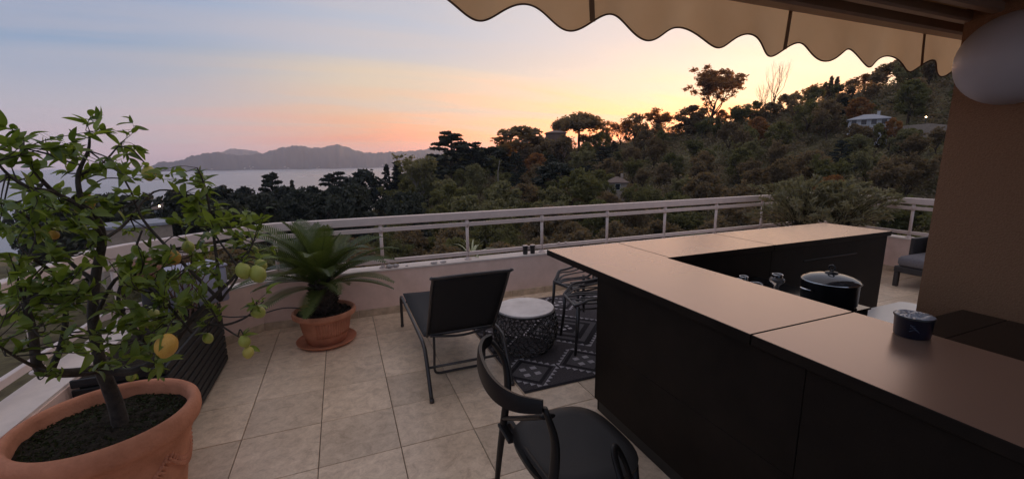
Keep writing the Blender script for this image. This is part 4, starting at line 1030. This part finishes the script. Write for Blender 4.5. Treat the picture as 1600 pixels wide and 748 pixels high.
def build_pots_small():
    # cooking pot with glass lid on the hob
    ch = MATS['chrome']; bk = mat('pot_black', (.012, .012, .013), .3, spec=.5); gl = mat('lid_glass', (.03, .032, .036), .06, spec=.9)
    o = thing('cooking_pot', 'black cooking pot with shiny domed lid and ring handle on the hob', 'pot', (2.845, 1.665, .743))
    MB().lathe([(.13, 0), (.15, .012), (.152, .14), (.158, .146)], 44).build('pot_body', bk, o, True)
    MB().lathe([(.160, .146), (.163, .150), (.160, .154)], 44, cap0=False).build('steel_rim', ch, o, True)
    MB().lathe([(.159, .1545), (.145, .168), (.11, .184), (.06, .195), (.0, .198)], 44, cap0=False).build('glass_lid', gl, o, True)
    MB().lathe([(.036, .1975), (.034, .204), (.012, .208), (.0, .208)], 20, cap0=False).build('knob_base', bk, o, True)
    MB().tube([(0, .0, .207), (.0, -.018, .222), (.0, -.016, .240), (0, 0, .248), (0, .016, .240), (0, .018, .222)], .006, 8, closed=True).build('lid_ring', bk, o, True)
    for a in (R(-12), R(168)):
        MB().tube([(.15*math.cos(a)-.035*math.sin(a)*s, .15*math.sin(a)+.035*math.cos(a)*s, .10) if abs(s) == 1 else (.192*math.cos(a)-.03*math.sin(a)*s, .192*math.sin(a)+.03*math.cos(a)*s, .106) for s in (-1, -.8, .8, 1)], .006, 8).build('side_handle', ch, o, True)
    # blue tub on the bar top
    blu = mat('tub_blue', (.004, .007, .019), .28, .2, 9., spec=.5); film = mat('clear_film', (.42, .42, .46), .12, .2, 14., .9, 22., spec=.7)
    o = thing('blue_tub', 'dark blue round tub with crinkled clear film lid on the bar top', 'tub', (2.005, .862, .9803)); o.scale = (.74, .74, .86)
    MB().lathe([(.068, 0), (.074, .006), (.078, .082), (.082, .088)], 40).build('tub_body', blu, o, True)
    MB().lathe([(.0825, .088), (.084, .093), (.080, .097)], 40, cap0=False).build('tub_rim', bk, o, True)
    b = MB(); n, rr = 40, 8; vs = [(0, 0, .101)]; rg = random.Random(2)
    for r in range(1, rr+1):
        for i in range(n):
            a = 2*math.pi*i/n; q = r/rr; vs.append((.080*q*math.cos(a), .080*q*math.sin(a), .099+.006*math.sin(a*2+q*5)*(1-q)+rg.uniform(-.0022, .0022)*(q < 1)-.002*(q == 1)))
    fs = [(0, 1+i, 1+(i+1) % n) for i in range(n)]+[(1+r*n+i, 1+(r+1)*n+i, 1+(r+1)*n+(i+1) % n, 1+r*n+(i+1) % n) for r in range(rr-1) for i in range(n)]
    b.add(vs, fs).build('film_lid', film, o)
    sw = MB()
    for q in range(5): sw.tube([(.0792*math.cos(a), .0792*math.sin(a), .040+.012*q*.6+.006*math.sin(a*9+q)) for a in [R(196+s*3.5) for s in range(9-q)]], .0016, 4)
    sw.build('printed_swirl', mat('swirl_ink', (.03, .04, .07), .4), o)
    # glass jars with steel rims
    jg = bpy.data.materials.new('jar_glass'); jg.use_nodes = True; bs = jg.node_tree.nodes['Principled BSDF']; bs.inputs['Base Color'].default_value = (.42, .38, .36, 1); bs.inputs['Roughness'].default_value = .08; bs.inputs['Transmission Weight'].default_value = .75; bs.inputs['IOR'].default_value = 1.45
    def jar(label, x, y, prof, rim, tilt=(0, 0)):
        j = thing('glass_jar', label, 'jar', (x, y, .743), 0, 'glass jars on the hob'); j.rotation_euler = (*tilt, 0)
        MB().lathe(prof, 24).build('jar_body', jg, j, True)
        r, z = rim; MB().tube([(r*math.cos(a), r*math.sin(a), z) for a in [2*math.pi*i/24 for i in range(24)]], .0035, 6, closed=True).build('steel_rim', ch, j, True)
        MB().lathe([(r+.001, z-.016), (r+.001, z)], 24, cap0=False).build('collar', ch, j, True)
    pr = [(.030, 0), (.034, .008), (.036, .06), (.034, .08), (.027, .090), (.0265, .108)]
    jar('left one of two upright glass jars with steel rim behind the bar top', 2.455, 2.015, pr, (.027, .109))
    jar('right one of two upright glass jars with steel rim behind the bar top', 2.545, 2.045, pr, (.027, .113))
    jar('rounder glass carafe with wide steel rim, right of the jar pair', 2.80, 1.985, [(.018, 0), (.016, .02), (.018, .035), (.046, .062), (.050, .075), (.046, .086), (.033, .098), (.032, .112)], (.033, .113))
    jar('short clear glass bowl lying low between jars and carafe', 2.64, 2.02, [(.02, 0), (.036, .02), (.042, .045), (.040, .055)], (.041, .056))
def build_parapet_things():
    bk = mat('mug_black', (.02, .018, .018), .4); z = .5085
    for x, lab in ((2.085, 'left of two small black cups on the parapet by the bar tip'), (2.185, 'right of two small black cups on the parapet by the bar tip')):
        o = thing('black_cup', lab, 'cup', (x, 4.775, z), 0, 'black cups on the parapet')
        MB().lathe([(.026, 0), (.030, .006), (.030, .088), (.034, .092), (.034, .108), (.029, .112), (.0, .112)], 20).build('cup_body', bk, o, True)
        MB().lathe([(.033, .1085), (.033, .1125), (.0, .1135)], 20, cap0=False).build('cup_lid', MATS['rail_paint'], o, True)
    sm = mat('pale_stone', (.45, .40, .38), .8, .3, 30., .6, 60.); rg = random.Random(9)
    spots = [(.43, 4.755, .030, 'grey-pink pebble on the parapet beside the palm, left of a pair'), (.50, 4.76, .028, 'grey-pink pebble on the parapet beside the palm, right of a pair'), (.36, 4.775, .018, 'small pebble nearest the palm fronds on the parapet'), (.93, 4.76, .032, 'flat shell-like stone on the parapet behind the lounger'), (1.04, 4.765, .030, 'second flat shell-like stone on the parapet right of the first'), (.62, 4.77, .014, 'tiny pebble on the parapet between pair and flat stones')]
    for x, y, r, lab in spots:
        flat = .35 if 'flat' in lab else .8; ph = rg.uniform(0, 6)
        tag(MB().ball((x, y, z+r*flat*.93), r, 12, 7, (1.25, .9, flat), fn=lambda d: 1+.09*math.sin(d.x*5+ph)+.07*math.cos(d.y*7)).build('pebble', sm, None, True), lab, 'pebble', 'pebbles on the parapet')
    # two tiny knobs by the counter tip
    for x, lab in ((2.56, 'first tiny white snail shell by the rail foot at the bar tip'), (2.66, 'second tiny white snail shell by the rail foot at the bar tip')):
        tag(MB().ball((x, 4.775, .614), .014, 10, 6, (1.5, 1, .7)).build('snail_shell', MATS['rail_paint'], None, True), lab, 'shell', 'snail shells on the rail')
    # variegated plant in a trough outside the rail
    pl = thing('variegated_plant', 'spiky cream and green striped plant behind the rail', 'plant', (1.46, 5.02, .40), 0)
    vm = mat('striped_leaf', (.62, .58, .40), .5, .25, 40., col2=(.36, .40, .20)); b = MB()
    rg = random.Random(3)
    for q in range(17):
        a = q*2.4+rg.random(); L = rg.uniform(.24, .40); el = R(rg.uniform(28, 84)); pts = []; wv = []
        for i in range(7):
            s = i/6; e = el-s*s*R(55)*(1.2-el/1.6); pts.append((math.cos(a)*math.cos(e)*L*s, math.sin(a)*math.cos(e)*L*s*.7, .02+math.sin(e)*L*s))
            wv.append(.016*(1-s)**.6+.002)
        d = Vector((-math.sin(a), math.cos(a), 0)); vs = []
        for p, w in zip(pts, wv): p = Vector(p); vs += [p-d*w, p-Vector((0,0,w*.3)), p+d*w]
        lb = MB().add(vs, [(i*3+k, i*3+k+1, i*3+k+4, i*3+k+3) for i in range(6) for k in (0, 1)]); lb.build('leaf', vm, pl, True)
    tr = thing('plant_trough', 'long terracotta trough fixed outside the parapet under the striped plant', 'trough', (1.46, 5.06, .16), 0)
    MB().bevbox((-.35, -.10, 0), (.35, .10, .24), .01).build('trough_body', MATS['terracotta'], tr)
    MB().bevbox((-.33, -.08, .2405), (.33, .08, .252), .004).build('soil', MATS['soil'], tr)
    # round clay globe and pale box among the lemon branches
    p = at(228, 420, 3.9); o = thing('clay_globe', 'round brown clay globe on a dark post seen through the lemon branches', 'ornament', (p.x, p.y, .5))
    MB().ball((0, 0, p.z-.5), .088, 24, 14, (1, 1, 1.05)).build('globe', mat('brown_clay', (.26, .12, .085), .7, .3, 14., .4, 40.), o, True)
    MB().lathe([(.07, -.2), (.06, .0), (.045, p.z-.57)], 16).build('post', MATS['dark_metal'], o, True)
    p = at(283, 432, 4.25); o = thing('pale_bin', 'pale lilac storage bin behind the slatted planter', 'bin', (p.x, p.y+.1, .508), R(38))
    MB().bevbox((-.24, -.16, 0), (.24, .16, .30), .015).build('bin_body', mat('lilac_plastic', (.42, .41, .52), .5, .06, 5.), o, auto=50)
    MB().bevbox((-.25, -.17, .3005), (.25, .17, .325), .008).build('bin_lid', MATS['lilac_plastic'], o)
def pot_mats():
    mat('terracotta', (.50, .195, .105), .75, .14, 7., .35, 90., spec=.3, col2=(.56, .235, .135)); mat('soil', (.030, .024, .018), .98, .5, 40., 1., 60., spec=.1)
    mat('dark_metal', (.03, .03, .032), .5); mat('chrome', (.75, .74, .74), .12, metal=1.)
def clump_stuff(name, parent, c, r, n, size, m, z0=0, kind='stuff', seed=1):
    rng = np.random.default_rng(seed); a = rng.random(n)*2*math.pi; q = np.sqrt(rng.random(n))*r
    P = np.stack([c[0]+q*np.cos(a), c[1]+q*np.sin(a), c[2]+z0+rng.random(n)*size*.8], 1)
    o = link(name, quads_mesh(name, leaf_quads(P, size, rng, .45), m), parent); o['kind'] = kind; return o
def build_planter():
    m = mat('planter_slat', (.018, .018, .019), .55, .25, 12., .2, 80., spec=.4)
    o = thing('slatted_planter', 'long dark grey slatted planter box along the left parapet', 'planter', (0, 0, 0))
    x0, x1, y0, y1 = -1.44, -1.012, 2.86, 4.065; MB().box((x0+.02, y0+.02, .02), (x1-.02, y1-.02, .50)).build('inner_box', m, o)
    ns = 9; h = .055
    for k in range(ns):
        z = .02+k*.0575
        MB().bevbox((x1-.016, y0, z), (x1, y1, z+h-.010), .003).build('slat', m, o)
        MB().bevbox((x0, y0-.016, z), (x1, y0-.0005, z+h-.010), .003).build('slat', m, o)
    for y in (y0+.003, y1-.033): MB().box((x1-.019, y, .0), (x1-.0165, y+.03, .535)).build('corner_post', m, o)
    MB().box((x0+.025, y0+.025, .5005), (x1-.025, y1-.025, .515)).build('soil', MATS['soil'], o)
    rg = random.Random(12); tw = mat('red_twig', (.16, .085, .06), .8, .3, 20.)
    v = thing('bare_shrub', 'tangle of bare reddish stems growing from the slatted planter', 'shrub', (-1.2, 3.85, .515))
    b = MB()
    for q in range(16):
        x, y = rg.uniform(-.10, .12), rg.uniform(-.15, .15); pts = [(x, y, 0)]
        for i in range(6): x += rg.gauss(.012, .03); y += rg.gauss(0, .03); pts.append((x, y, (i+1)*rg.uniform(.07, .085)))
        b.tube(curve_pts(pts, 2), [.0075*(1-i/16) for i in range(13)], 5)
    b.build('stems', tw, v, True); l = clump_stuff('leaves', v, (.02, 0, .30), .22, 150, .03, MATS['lemon_leaf'], seed=5)
    h = curve_pts([(-1.02, 3.98, .44), (-.92, 4.02, .40), (-.75, 4.05, .385), (-.58, 4.10, .40), (-.45, 4.13, .375), (-.36, 4.15, .33)], 5)
    tag(MB().tube(h, .0055, 6).build('irrigation_hose', MATS['dark_metal'], None, True), 'thin black irrigation hose running to the palm pot', 'hose')
def leaf_mesh(name, L, Wd, m, fold=.35, curl=.25, n=6, pointed=1.0):
    """one ovate leaf along +x, midrib folded"""
    vs = []; fs = []
    for i in range(n+1):
        s = i/n; w = Wd*.5*math.sin(math.pi*s**.85)**.75*(1-.15*s)+(.0006 if i in (0, n) else 0); z = -curl*L*s*s
        vs += [(L*s, -w, z+w*fold), (L*s, 0, z), (L*s, w, z+w*fold)]
    for i in range(n):
        for k in (0, 1): fs.append((i*3+k, (i+1)*3+k, (i+1)*3+k+1, i*3+k+1))
    return MB().add(vs, fs).mesh(name, m, True)
def build_lemon():
    rg = random.Random(21)
    C0 = Vector((-1.085, 2.345, 0))
    pt = thing('lemon_pot', 'big terracotta pot with rolled rim and leaf garland holding the lemon tree', 'flower pot', C0)
    tc = MATS['terracotta']
    prof = [(.225, 0), (.235, .012), (.262, .18), (.288, .33), (.300, .385), (.308, .392), (.308, .402), (.316, .410), (.318, .425), (.328, .432), (.345, .450), (.352, .475), (.352, .505), (.346, .527), (.334, .538), (.320, .540), (.308, .532), (.302, .515), (.296, .46), (.28, .40), (.0, .40)]
    MB().lathe(prof, 72).build('pot_body', tc, pt, auto=50)
    b = MB()
    for sa in (R(-62), R(0), R(62), R(124), R(186), R(248)):           # garland swags in relief
        for i in range(22):
            s = -1+2*i/21; a = sa+s*R(29); z = .335-.10*(1-s*s); r = .262+(.288-.262)*(z-.18)/.15+.004
            p = Vector((r*math.cos(a), r*math.sin(a), z)); nn = Vector((math.cos(a), math.sin(a), 0)); tg = Vector((-math.sin(a), math.cos(a), .55*s)).normalized()
            for sd in (-1, 1):
                d = (tg*.6+Vector((0,0,sd*.8))).normalized(); q = p+d*.016
                M = Matrix.Translation(q) @ Matrix((d, nn.cross(d), nn)).transposed().to_4x4()
                t = MB().ball((0,0,0), .017, 7, 5, (1.0, .45, .38)); b.add([tuple(M @ Vector(v)) for v in t.v], t.f)
            t = MB().ball(tuple(p), .010, 6, 4); b.add(t.v, t.f)
    b.build('garland', tc, pt, True)
    # soil with low weeds
    n, rr = 48, 9; vs = [(0, 0, .478)]
    for r in range(1, rr+1):
        for i in range(n): q = r/rr; a = 2*math.pi*i/n; vs.append((.298*q*math.cos(a), .298*q*math.sin(a), .470+rg.uniform(-.007, .010)+.012*(1-q)))
    fs = [(0, 1+i, 1+(i+1) % n) for i in range(n)]+[(1+r*n+i, 1+(r+1)*n+i, 1+(r+1)*n+(i+1) % n, 1+r*n+(i+1) % n) for r in range(rr-1) for i in range(n)]
    MB().add(vs, fs).build('soil', MATS['soil'], pt, True)
    clump_stuff('weeds', pt, (0, 0, .474), .285, 2600, .0085, leafmat('weed_leaf', (.020, .028, .012), (.055, .060, .022), .2, .6, .2), 0, seed=2)
    sc = thing('pot_saucer', 'terracotta saucer under the big lemon pot', 'saucer', C0)
    # tree
    t = thing('lemon_tree', 'lemon tree with glossy leaves and ripening fruit in the big pot', 'lemon tree', C0+Vector((.05, -.01, .472)))
    O = t.location.copy(); bark = mat('lemon_bark', (.030, .022, .017), .85, .35, 25., .7, 60., col2=(.048, .037, .028)); b = MB(); skel = []
    def br(pts, r0, r1, n=5):
        P = [p if isinstance(p, Vector) else at(*p) for p in pts]; c = curve_pts(P, n); k = len(c)
        b.tube([p-O for p in c], [r0+(r1-r0)*i/(k-1) for i in range(k)], 7, cap=True)
        skel.extend((p, r0+(r1-r0)*i/(k-1)) for i, p in enumerate(c)); return c
    base = O+Vector((0, 0, -.02))
    cr = at(158, 575, 2.50)
    br([base, O+Vector((-.005, .0, .12)), cr], .034, .026)
    br([cr, (146, 500, 2.52), (150, 430, 2.54), (160, 375, 2.52), (150, 340, 2.5), (128, 320, 2.45)], .023, .011)
    br([(158, 370, 2.5), (130, 325, 2.45), (85, 300, 2.4), (50, 262, 2.35), (38, 232, 2.3)], .012, .004)
    br([(128, 320, 2.45), (122, 275, 2.45), (138, 235, 2.42), (140, 205, 2.4)], .011, .003)
    br([(122, 275, 2.45), (160, 255, 2.5), (190, 222, 2.55)], .006, .0025)
    br([(85, 300, 2.4), (40, 290, 2.3), (10, 270, 2.2), (-15, 240, 2.2)], .007, .003)
    br([cr, (110, 582, 2.4), (62, 576, 2.32), (52, 520, 2.28), (38, 470, 2.25)], .022, .010)
    br([(80, 578, 2.35), (98, 530, 2.4), (102, 480, 2.45), (85, 430, 2.45), (45, 400, 2.35)], .013, .005)
    br([(62, 576, 2.32), (30, 560, 2.2), (-10, 535, 2.1)], .007, .003)
    br([cr, (205, 580, 2.42), (255, 555, 2.35), (298, 500, 2.3), (335, 462, 2.3), (372, 425, 2.35), (395, 380, 2.4)], .020, .004)
    br([(255, 555, 2.35), (215, 520, 2.4), (185, 470, 2.5), (200, 420, 2.55), (222, 360, 2.6)], .012, .004)
    br([(345, 470, 2.3), (280, 405, 2.45), (225, 345, 2.55), (205, 300, 2.6), (185, 265, 2.6)], .008, .003)
    br([(345, 470, 2.3), (338, 400, 2.35), (328, 330, 2.4), (318, 285, 2.4), (308, 262, 2.4)], .008, .0025)
    br([(346, 468, 2.3), (372, 425, 2.3), (345, 380, 2.4), (320, 345, 2.45)], .006, .003)
    br([(300, 500, 2.3), (345, 508, 2.2), (385, 495, 2.2), (412, 470, 2.25)], .007, .003)
    br([(345, 508, 2.2), (372, 525, 2.15), (388, 530, 2.15)], .004, .0025)
    br([(146, 500, 2.5), (190, 430, 2.42), (255, 470, 2.3), (300, 520, 2.25)], .008, .005)
    br([(150, 440, 2.52), (110, 410, 2.6), (70, 360, 2.65), (30, 330, 2.6)], .010, .003)
    br([(160, 375, 2.5), (195, 350, 2.65), (240, 300, 2.75), (290, 300, 2.7)], .008, .003)
    CL = [(150,195),(185,207),(118,226),(205,218),(165,232),(215,243),(98,216),(62,214),(30,240),(8,234),(-5,205),(88,240),(50,265),(20,285),(110,268),(150,265),(185,275),(138,300),(208,285),(232,268),(70,300),(38,318),(8,330),(100,328),(62,345),(150,330),(186,320),(216,310),(247,298),
      (25,370),(70,380),(110,362),(5,400),(40,408),(90,408),(130,390),(165,385),(200,360),(182,345),(228,348),(248,378),(215,392),(262,330),(285,308),(300,275),(318,290),(330,312),(308,332),(350,330),(368,322),(392,332),(416,322),(380,352),(405,368),(350,362),(318,365),(288,350),(408,394),(340,390),(370,386),(298,395),
      (268,430),(240,440),(210,430),(188,450),(228,470),(255,455),(280,462),(302,440),(150,440),(110,448),(62,438),(28,440),(8,470),(130,482),(170,490),(200,492),(240,500),(213,520),(185,532),(225,548),(205,572),(60,508),(95,536),(238,588),(112,588),(320,500),(300,472),(330,432),(404,462),(60,320),(120,350),(85,345),(160,405),(55,470),(90,480),(20,510),(-10,450),(-20,380),(150,360),(175,425),(250,410),(265,510),(285,485),(255,535),(130,455),(165,460),(120,500),(150,520),(175,545),(140,545),(190,500),(160,570),(210,545),(230,520),(190,410),(120,420),(80,460),(70,400),(20,350),(50,360),(100,300),(230,430),(255,415),(290,420),(330,350),(390,355)]
    lm = MATS['lemon_leaf']; shapes = [leaf_mesh('leaf', L, w, lm, f, c) for L, w, f, c in ((.084, .040, .35, .15), (.072, .037, .2, .40), (.094, .040, .5, .28), (.062, .034, .1, -.12), (.078, .037, .65, .5))]
    leaves = []
    for px, py in CL:
        D = rg.uniform(2.05, 2.85); 
        if py > 400: D = rg.uniform(2.0, 2.42)
        if px < 20: D = rg.uniform(2.0, 2.5)
        c = at(px, py, D); q, r = min(skel, key=lambda s: (s[0]-c).length_squared)
        for _ in range(2):
            e = c+Vector((rg.gauss(0, .035), rg.gauss(0, .035), rg.gauss(.01, .03))); mid = (q+e)*.5+Vector((rg.gauss(0, .02), rg.gauss(0, .02), rg.gauss(-.01, .02)))
            cv = curve_pts([q, mid, e], 5); b.tube([p-O for p in cv], [min(r*.6, .004)*(1-.7*i/10) for i in range(11)], 5, cap=False)
            out = (e-q); out = out.normalized() if out.length > .02 else Vector((0, 0, 1))
            for i in range(6 if py > 480 else 7):
                s = rg.uniform(.35, 1.0) if (e-q).length > .12 else rg.uniform(.6, 1); p = cv[min(10, int(s*10))]
                d = (out*.6+Vector((rg.gauss(0, .72), rg.gauss(0, .72), rg.gauss(.22, .55)))).normalized()
                leaves.append((p, d, rg.choice((rg.uniform(.36, .62), rg.uniform(.52, .92), rg.uniform(.52, .92)))))
    b.build('trunk', bark, t, True)
    # lemons on stalks
    fm = {}
    for k, (c1, c2) in {'ripe': ((.62, .30, .045), (.66, .40, .075)), 'green': ((.30, .33, .055), (.42, .42, .085)), 'yellow': ((.50, .42, .07), (.56, .44, .10))}.items():
        fm[k] = mat('lemon_peel_'+k, c1, .42, .08, 16., .25, 220., col2=c2, spec=.5)
    F = [(260,540,19,'ripe',2.0),(403,428,14,'green',2.15),(380,423,13,'green',2.15),(407,415,11,'green',2.22),(403,487,12,'green',2.2),(382,533,10.5,'green',2.12),(388,550,10,'yellow',2.12),(271,402,12,'ripe',2.4),(294,386,10,'green',2.5),(131,318,15,'ripe',2.62),(233,271,11,'yellow',2.5),(84,367,8,'ripe',2.6),(238,498,17,'green',2.45),(325,528,9,'green',2.2),(205,588,8,'green',2.5),(396,392,9,'green',2.45)]
    meshes = {k: MB().ball((0,0,0), 1, 20, 12, (1, 1, 1.16), fn=lambda d: 1+.10*max(0, abs(d.z)-.86)/.14+.012*math.sin(d.x*7+d.y*5)).mesh('lemon', m, True) for k, m in fm.items()}
    for px, py, rp, k, D in F:
        p = at(px, py, D); off = math.atan2(p.x, p.y)-HEAD; r = rp*D*math.cos(off)/FPX*.86
        o = link('lemon', meshes[k], t); o.location = p-O; o.scale = (r, r, r); o.rotation_euler = (rg.gauss(0, .3), rg.gauss(0, .3), rg.uniform(0, 6)); o['label'] = {'ripe': 'ripe orange-yellow lemon', 'green': 'unripe yellow-green lemon', 'yellow': 'yellow lemon'}[k]
        q, _ = min(skel, key=lambda s: (s[0]-p-Vector((0,0,.06))).length_squared); top = p+Vector((0,0,r*1.1))
        MB().tube([v-p for v in curve_pts([q, (q+top)*.5+Vector((0,0,.03)), top], 4)], .0028, 5).build('stalk', bark, t, True).location = p-O
        for _ in range(3): leaves.append((top, Vector((rg.gauss(0, 1), rg.gauss(0, 1), rg.gauss(.3, .5))).normalized(), rg.uniform(.5, .8)))
    leaves.sort(key=lambda l: -l[2]/max(.5, (l[0]-EYE).length)); mb = MB()
    for i, (p, d, s) in enumerate(leaves):
        nrm = Vector((rg.gauss(0, .7), rg.gauss(0, .7), 1)); y = nrm.cross(d)
        if y.length < .1: y = Vector((1, 0, 0)).cross(d)
        y.normalize(); z = d.cross(y).normalized(); M = Matrix((d*s, y*s, z*s)).transposed().to_4x4(); M.translation = p-O
        me = shapes[i % 5]
        if i < 298: o = link('leaf', me, t); o.matrix_local = M
        else: mb.add([tuple(M @ v.co) for v in me.vertices], [tuple(f.vertices) for f in me.polygons])
    o = mb.build('leaves', lm, t, True); o['kind'] = 'stuff'
    bpy.data.objects.remove(sc)
def build_cycad():
    tc = MATS['terracotta']; C0 = Vector((-.235, 4.185, .0))
    s = thing('pot_saucer', 'terracotta saucer on the tiles under the sago palm pot', 'saucer', C0)
    MB().lathe([(.215, 0), (.235, .006), (.262, .026), (.266, .034), (.258, .036), (.232, .016), (.0, .014)], 56).build('saucer_dish', tc, s, auto=40)
    p = thing('palm_pot', 'round terracotta pot with fluted side and wide rim holding the sago palm', 'flower pot', C0+Vector((0, 0, .0145)))
    MB().lathe([(.165, 0), (.175, .008), (.205, .12), (.225, .232), (.232, .240), (.232, .246), (.262, .252), (.276, .262), (.279, .285), (.274, .302), (.262, .308), (.250, .302), (.240, .28), (.236, .255), (.0, .255)], 64).build('pot_body', tc, p, auto=45)
    b = MB()
    for i in range(30):
        a = 2*math.pi*i/60-R(110); 
        r0, r1 = .2045, .2235
        b.tube([(.196*math.cos(a), .196*math.sin(a), .085), (r0*math.cos(a), r0*math.sin(a), .12), (r1*math.cos(a), r1*math.sin(a), .215), (.219*math.cos(a), .219*math.sin(a), .226)], .0065, 6)
    b.build('fluting', tc, p, True)
    n = 36; vs = [(0, 0, .295)]; rg = random.Random(6)
    for r in range(1, 7):
        for i in range(n): q = r/6; a = 2*math.pi*i/n; vs.append((.239*q*math.cos(a), .239*q*math.sin(a), .272+rg.uniform(-.012, .014)+.02*(1-q)))
    MB().add(vs, [(0, 1+i, 1+(i+1) % n) for i in range(n)]+[(1+r*n+i, 1+(r+1)*n+i, 1+(r+1)*n+(i+1) % n, 1+r*n+(i+1) % n) for r in range(5) for i in range(n)]).build('soil', MATS['soil'], p)
    clump_stuff('bark_mulch', p, (0, 0, .276), .225, 420, .014, mat('mulch', (.05, .030, .022), .95, .5, 40.), seed=4)
    t = thing('sago_palm', 'sago palm with arching dark feathery fronds on a short shaggy trunk', 'palm', C0+Vector((.0, .0, .285)))
    b = MB(); hm = mat('palm_trunk', (.050, .034, .026), .95, .4, 25.)
    b.lathe([(.085, -.01), (.105, .06), (.11, .18), (.095, .27), (.05, .32), (.0, .33)], 18)
    for k in range(150):                                            # old frond stubs
        a = k*2.399; z = .0+.31*(k/150); r = .10 if z < .23 else .10-.55*(z-.23); d = Vector((math.cos(a), math.sin(a), .55)).normalized()
        q = Vector((math.cos(a)*r, math.sin(a)*r, z)); b.tube([q, q+d*.022, q+d*rg.uniform(.034, .055)], [.012, .010, .003], 4)
    b.build('trunk', hm, t)
    fm = leafmat('sago_leaflet', (.055, .078, .022), (.115, .150, .042), .3, .42, .5); cache = {}
    def frond(el, L, droop):
        b = MB(); n = 36; P = []; p = Vector((.02, 0, .28)); e = el
        for i in range(n+1): P.append(p.copy()); p += Vector((math.cos(e), 0, math.sin(e)))*(L/n); e -= droop/n*(.5+1.0*i/n)
        b.tube(P, [.0055*(1-.75*i/n) for i in range(n+1)], 5)
        for i in range(4, n+1):
            s = i/n; tg = (P[min(n, i+1)]-P[i-1]).normalized(); nn = Vector((-tg.z, 0, tg.x)); l = .145*math.sin(math.pi*min(1, s*.86+.10))**.6*(1.0 if s < .9 else .8)
            for sd in (-1, 1):
                for h in (0,):
                    q = P[i]+(P[i]-P[i-1])*h; d = (tg*(.45+.5*s)+Vector((0, sd*1.0, 0))+nn*.30).normalized(); w = tg*.0075
                    m1 = q+d*l*.55+nn*.004; m2 = q+d*l-nn*.010
                    b.add([q-w, q+w, m1+w, m1-w, m2], [(0, 1, 2, 3), (3, 2, 4)])
        return b.mesh('frond', fm)
    ks = [(R(80), .60, R(36)), (R(67), .70, R(50)), (R(55), .76, R(58)), (R(40), .76, R(56)), (R(22), .72, R(46)), (R(2), .62, R(32))]
    ms = [frond(*k) for k in ks]; q = 0
    for ring, cnt in enumerate((5, 8, 9, 9, 7, 4)):
        for i in range(cnt):
            o = link('frond', ms[ring], t); o.rotation_euler = (rg.gauss(0, .08), rg.gauss(0, .06), 2*math.pi*(i+.37*ring)/cnt+rg.gauss(0, .10)); o.scale = (rg.uniform(.85, 1.08),)*3; q += 1
def build_olives():
    om = leafmat('olive_leaf', (.18, .165, .105), (.36, .33, .24), .4, .5, .4); rng = np.random.default_rng(11)
    for name, x, y, lab, n, rx, h, dr in (('olive_shrub', 6.35, 4.22, 'feathery grey-green olive shrub behind the bar, left of two', 5200, .84, 1.42, 1), ('olive_shrub', 6.92, 4.02, 'feathery grey-green olive shrub behind the bar, right of two by the side railing', 5200, .84, 1.36, 2)):
        p = thing('olive_pot', 'terracotta pot holding the '+('left' if dr == 1 else 'right')+' olive shrub behind the bar', 'flower pot', (x, y, 0))
        MB().lathe([(.15, 0), (.20, .30), (.22, .32), (.22, .36), (.19, .36), (.18, .33), (.0, .33)], 32).build('pot_body', MATS['terracotta'], p, auto=45)
        MB().lathe([(.185, .331), (.0, .335)], 24, cap0=False).build('soil', MATS['soil'], p)
        o = thing(name, lab, 'shrub', (x, y, .33), 0, 'olive shrubs behind the bar'); b = MB(); P = []; A = []; rg = random.Random(dr)
        for k in range(90):
            a = rg.uniform(0, 6.28); rr = rg.uniform(.25, 1)*rx; e = Vector((math.cos(a)*rr*1.1, math.sin(a)*rr*.75, h-.33-.42*(rr/rx)**2*rg.uniform(.4, 1.2)-rg.uniform(0, .28)))
            c = curve_pts([(0, 0, .0), (e.x*.25, e.y*.25, e.z*.55), (e.x*.7, e.y*.7, e.z*.92), e], 5); b.tube(c, [.009*(1-.9*i/15) for i in range(16)], 4, cap=False)
            for _ in range(n//90):
                s = rg.uniform(.35, 1.02); i = min(14, int(s*15)); q = c[i].lerp(c[i+1], rg.random()); d = (c[i+1]-c[i]).normalized()
                dv = (d+Vector((rg.gauss(0, .5), rg.gauss(0, .5), rg.gauss(0, .4)))).normalized(); P.append(q+dv*.03); A.append(dv)
        b.build('stems', MATS['lemon_bark'], o)
        l = link('foliage', quads_mesh('foliage', leaf_quads(np.array([tuple(v) for v in P]), .046, rng, .20, ori=np.array([tuple(v) for v in A])*.95), om), o); l['kind'] = 'stuff'

# ------------------------------------------------------------------ assemble
pot_mats()
leafmat('lemon_leaf', (.055, .10, .018), (.25, .32, .06), .45, .34, .5, ISL=.75)
MATS['lemon_leaf'] = bpy.data.materials['lemon_leaf']
build_haze(); build_land(); build_mountains()
build_floor(); build_parapet(); build_railing(); build_bar(); build_wall_lamp_awning()
build_far_houses(); build_trees(); build_wood()
build_rug(); build_lounger(); build_table(); build_lattice_chairs(); build_armchair(); build_white_table(); build_front_chair()
build_pots_small(); build_parapet_things(); build_planter(); build_lemon(); build_cycad(); build_olives()
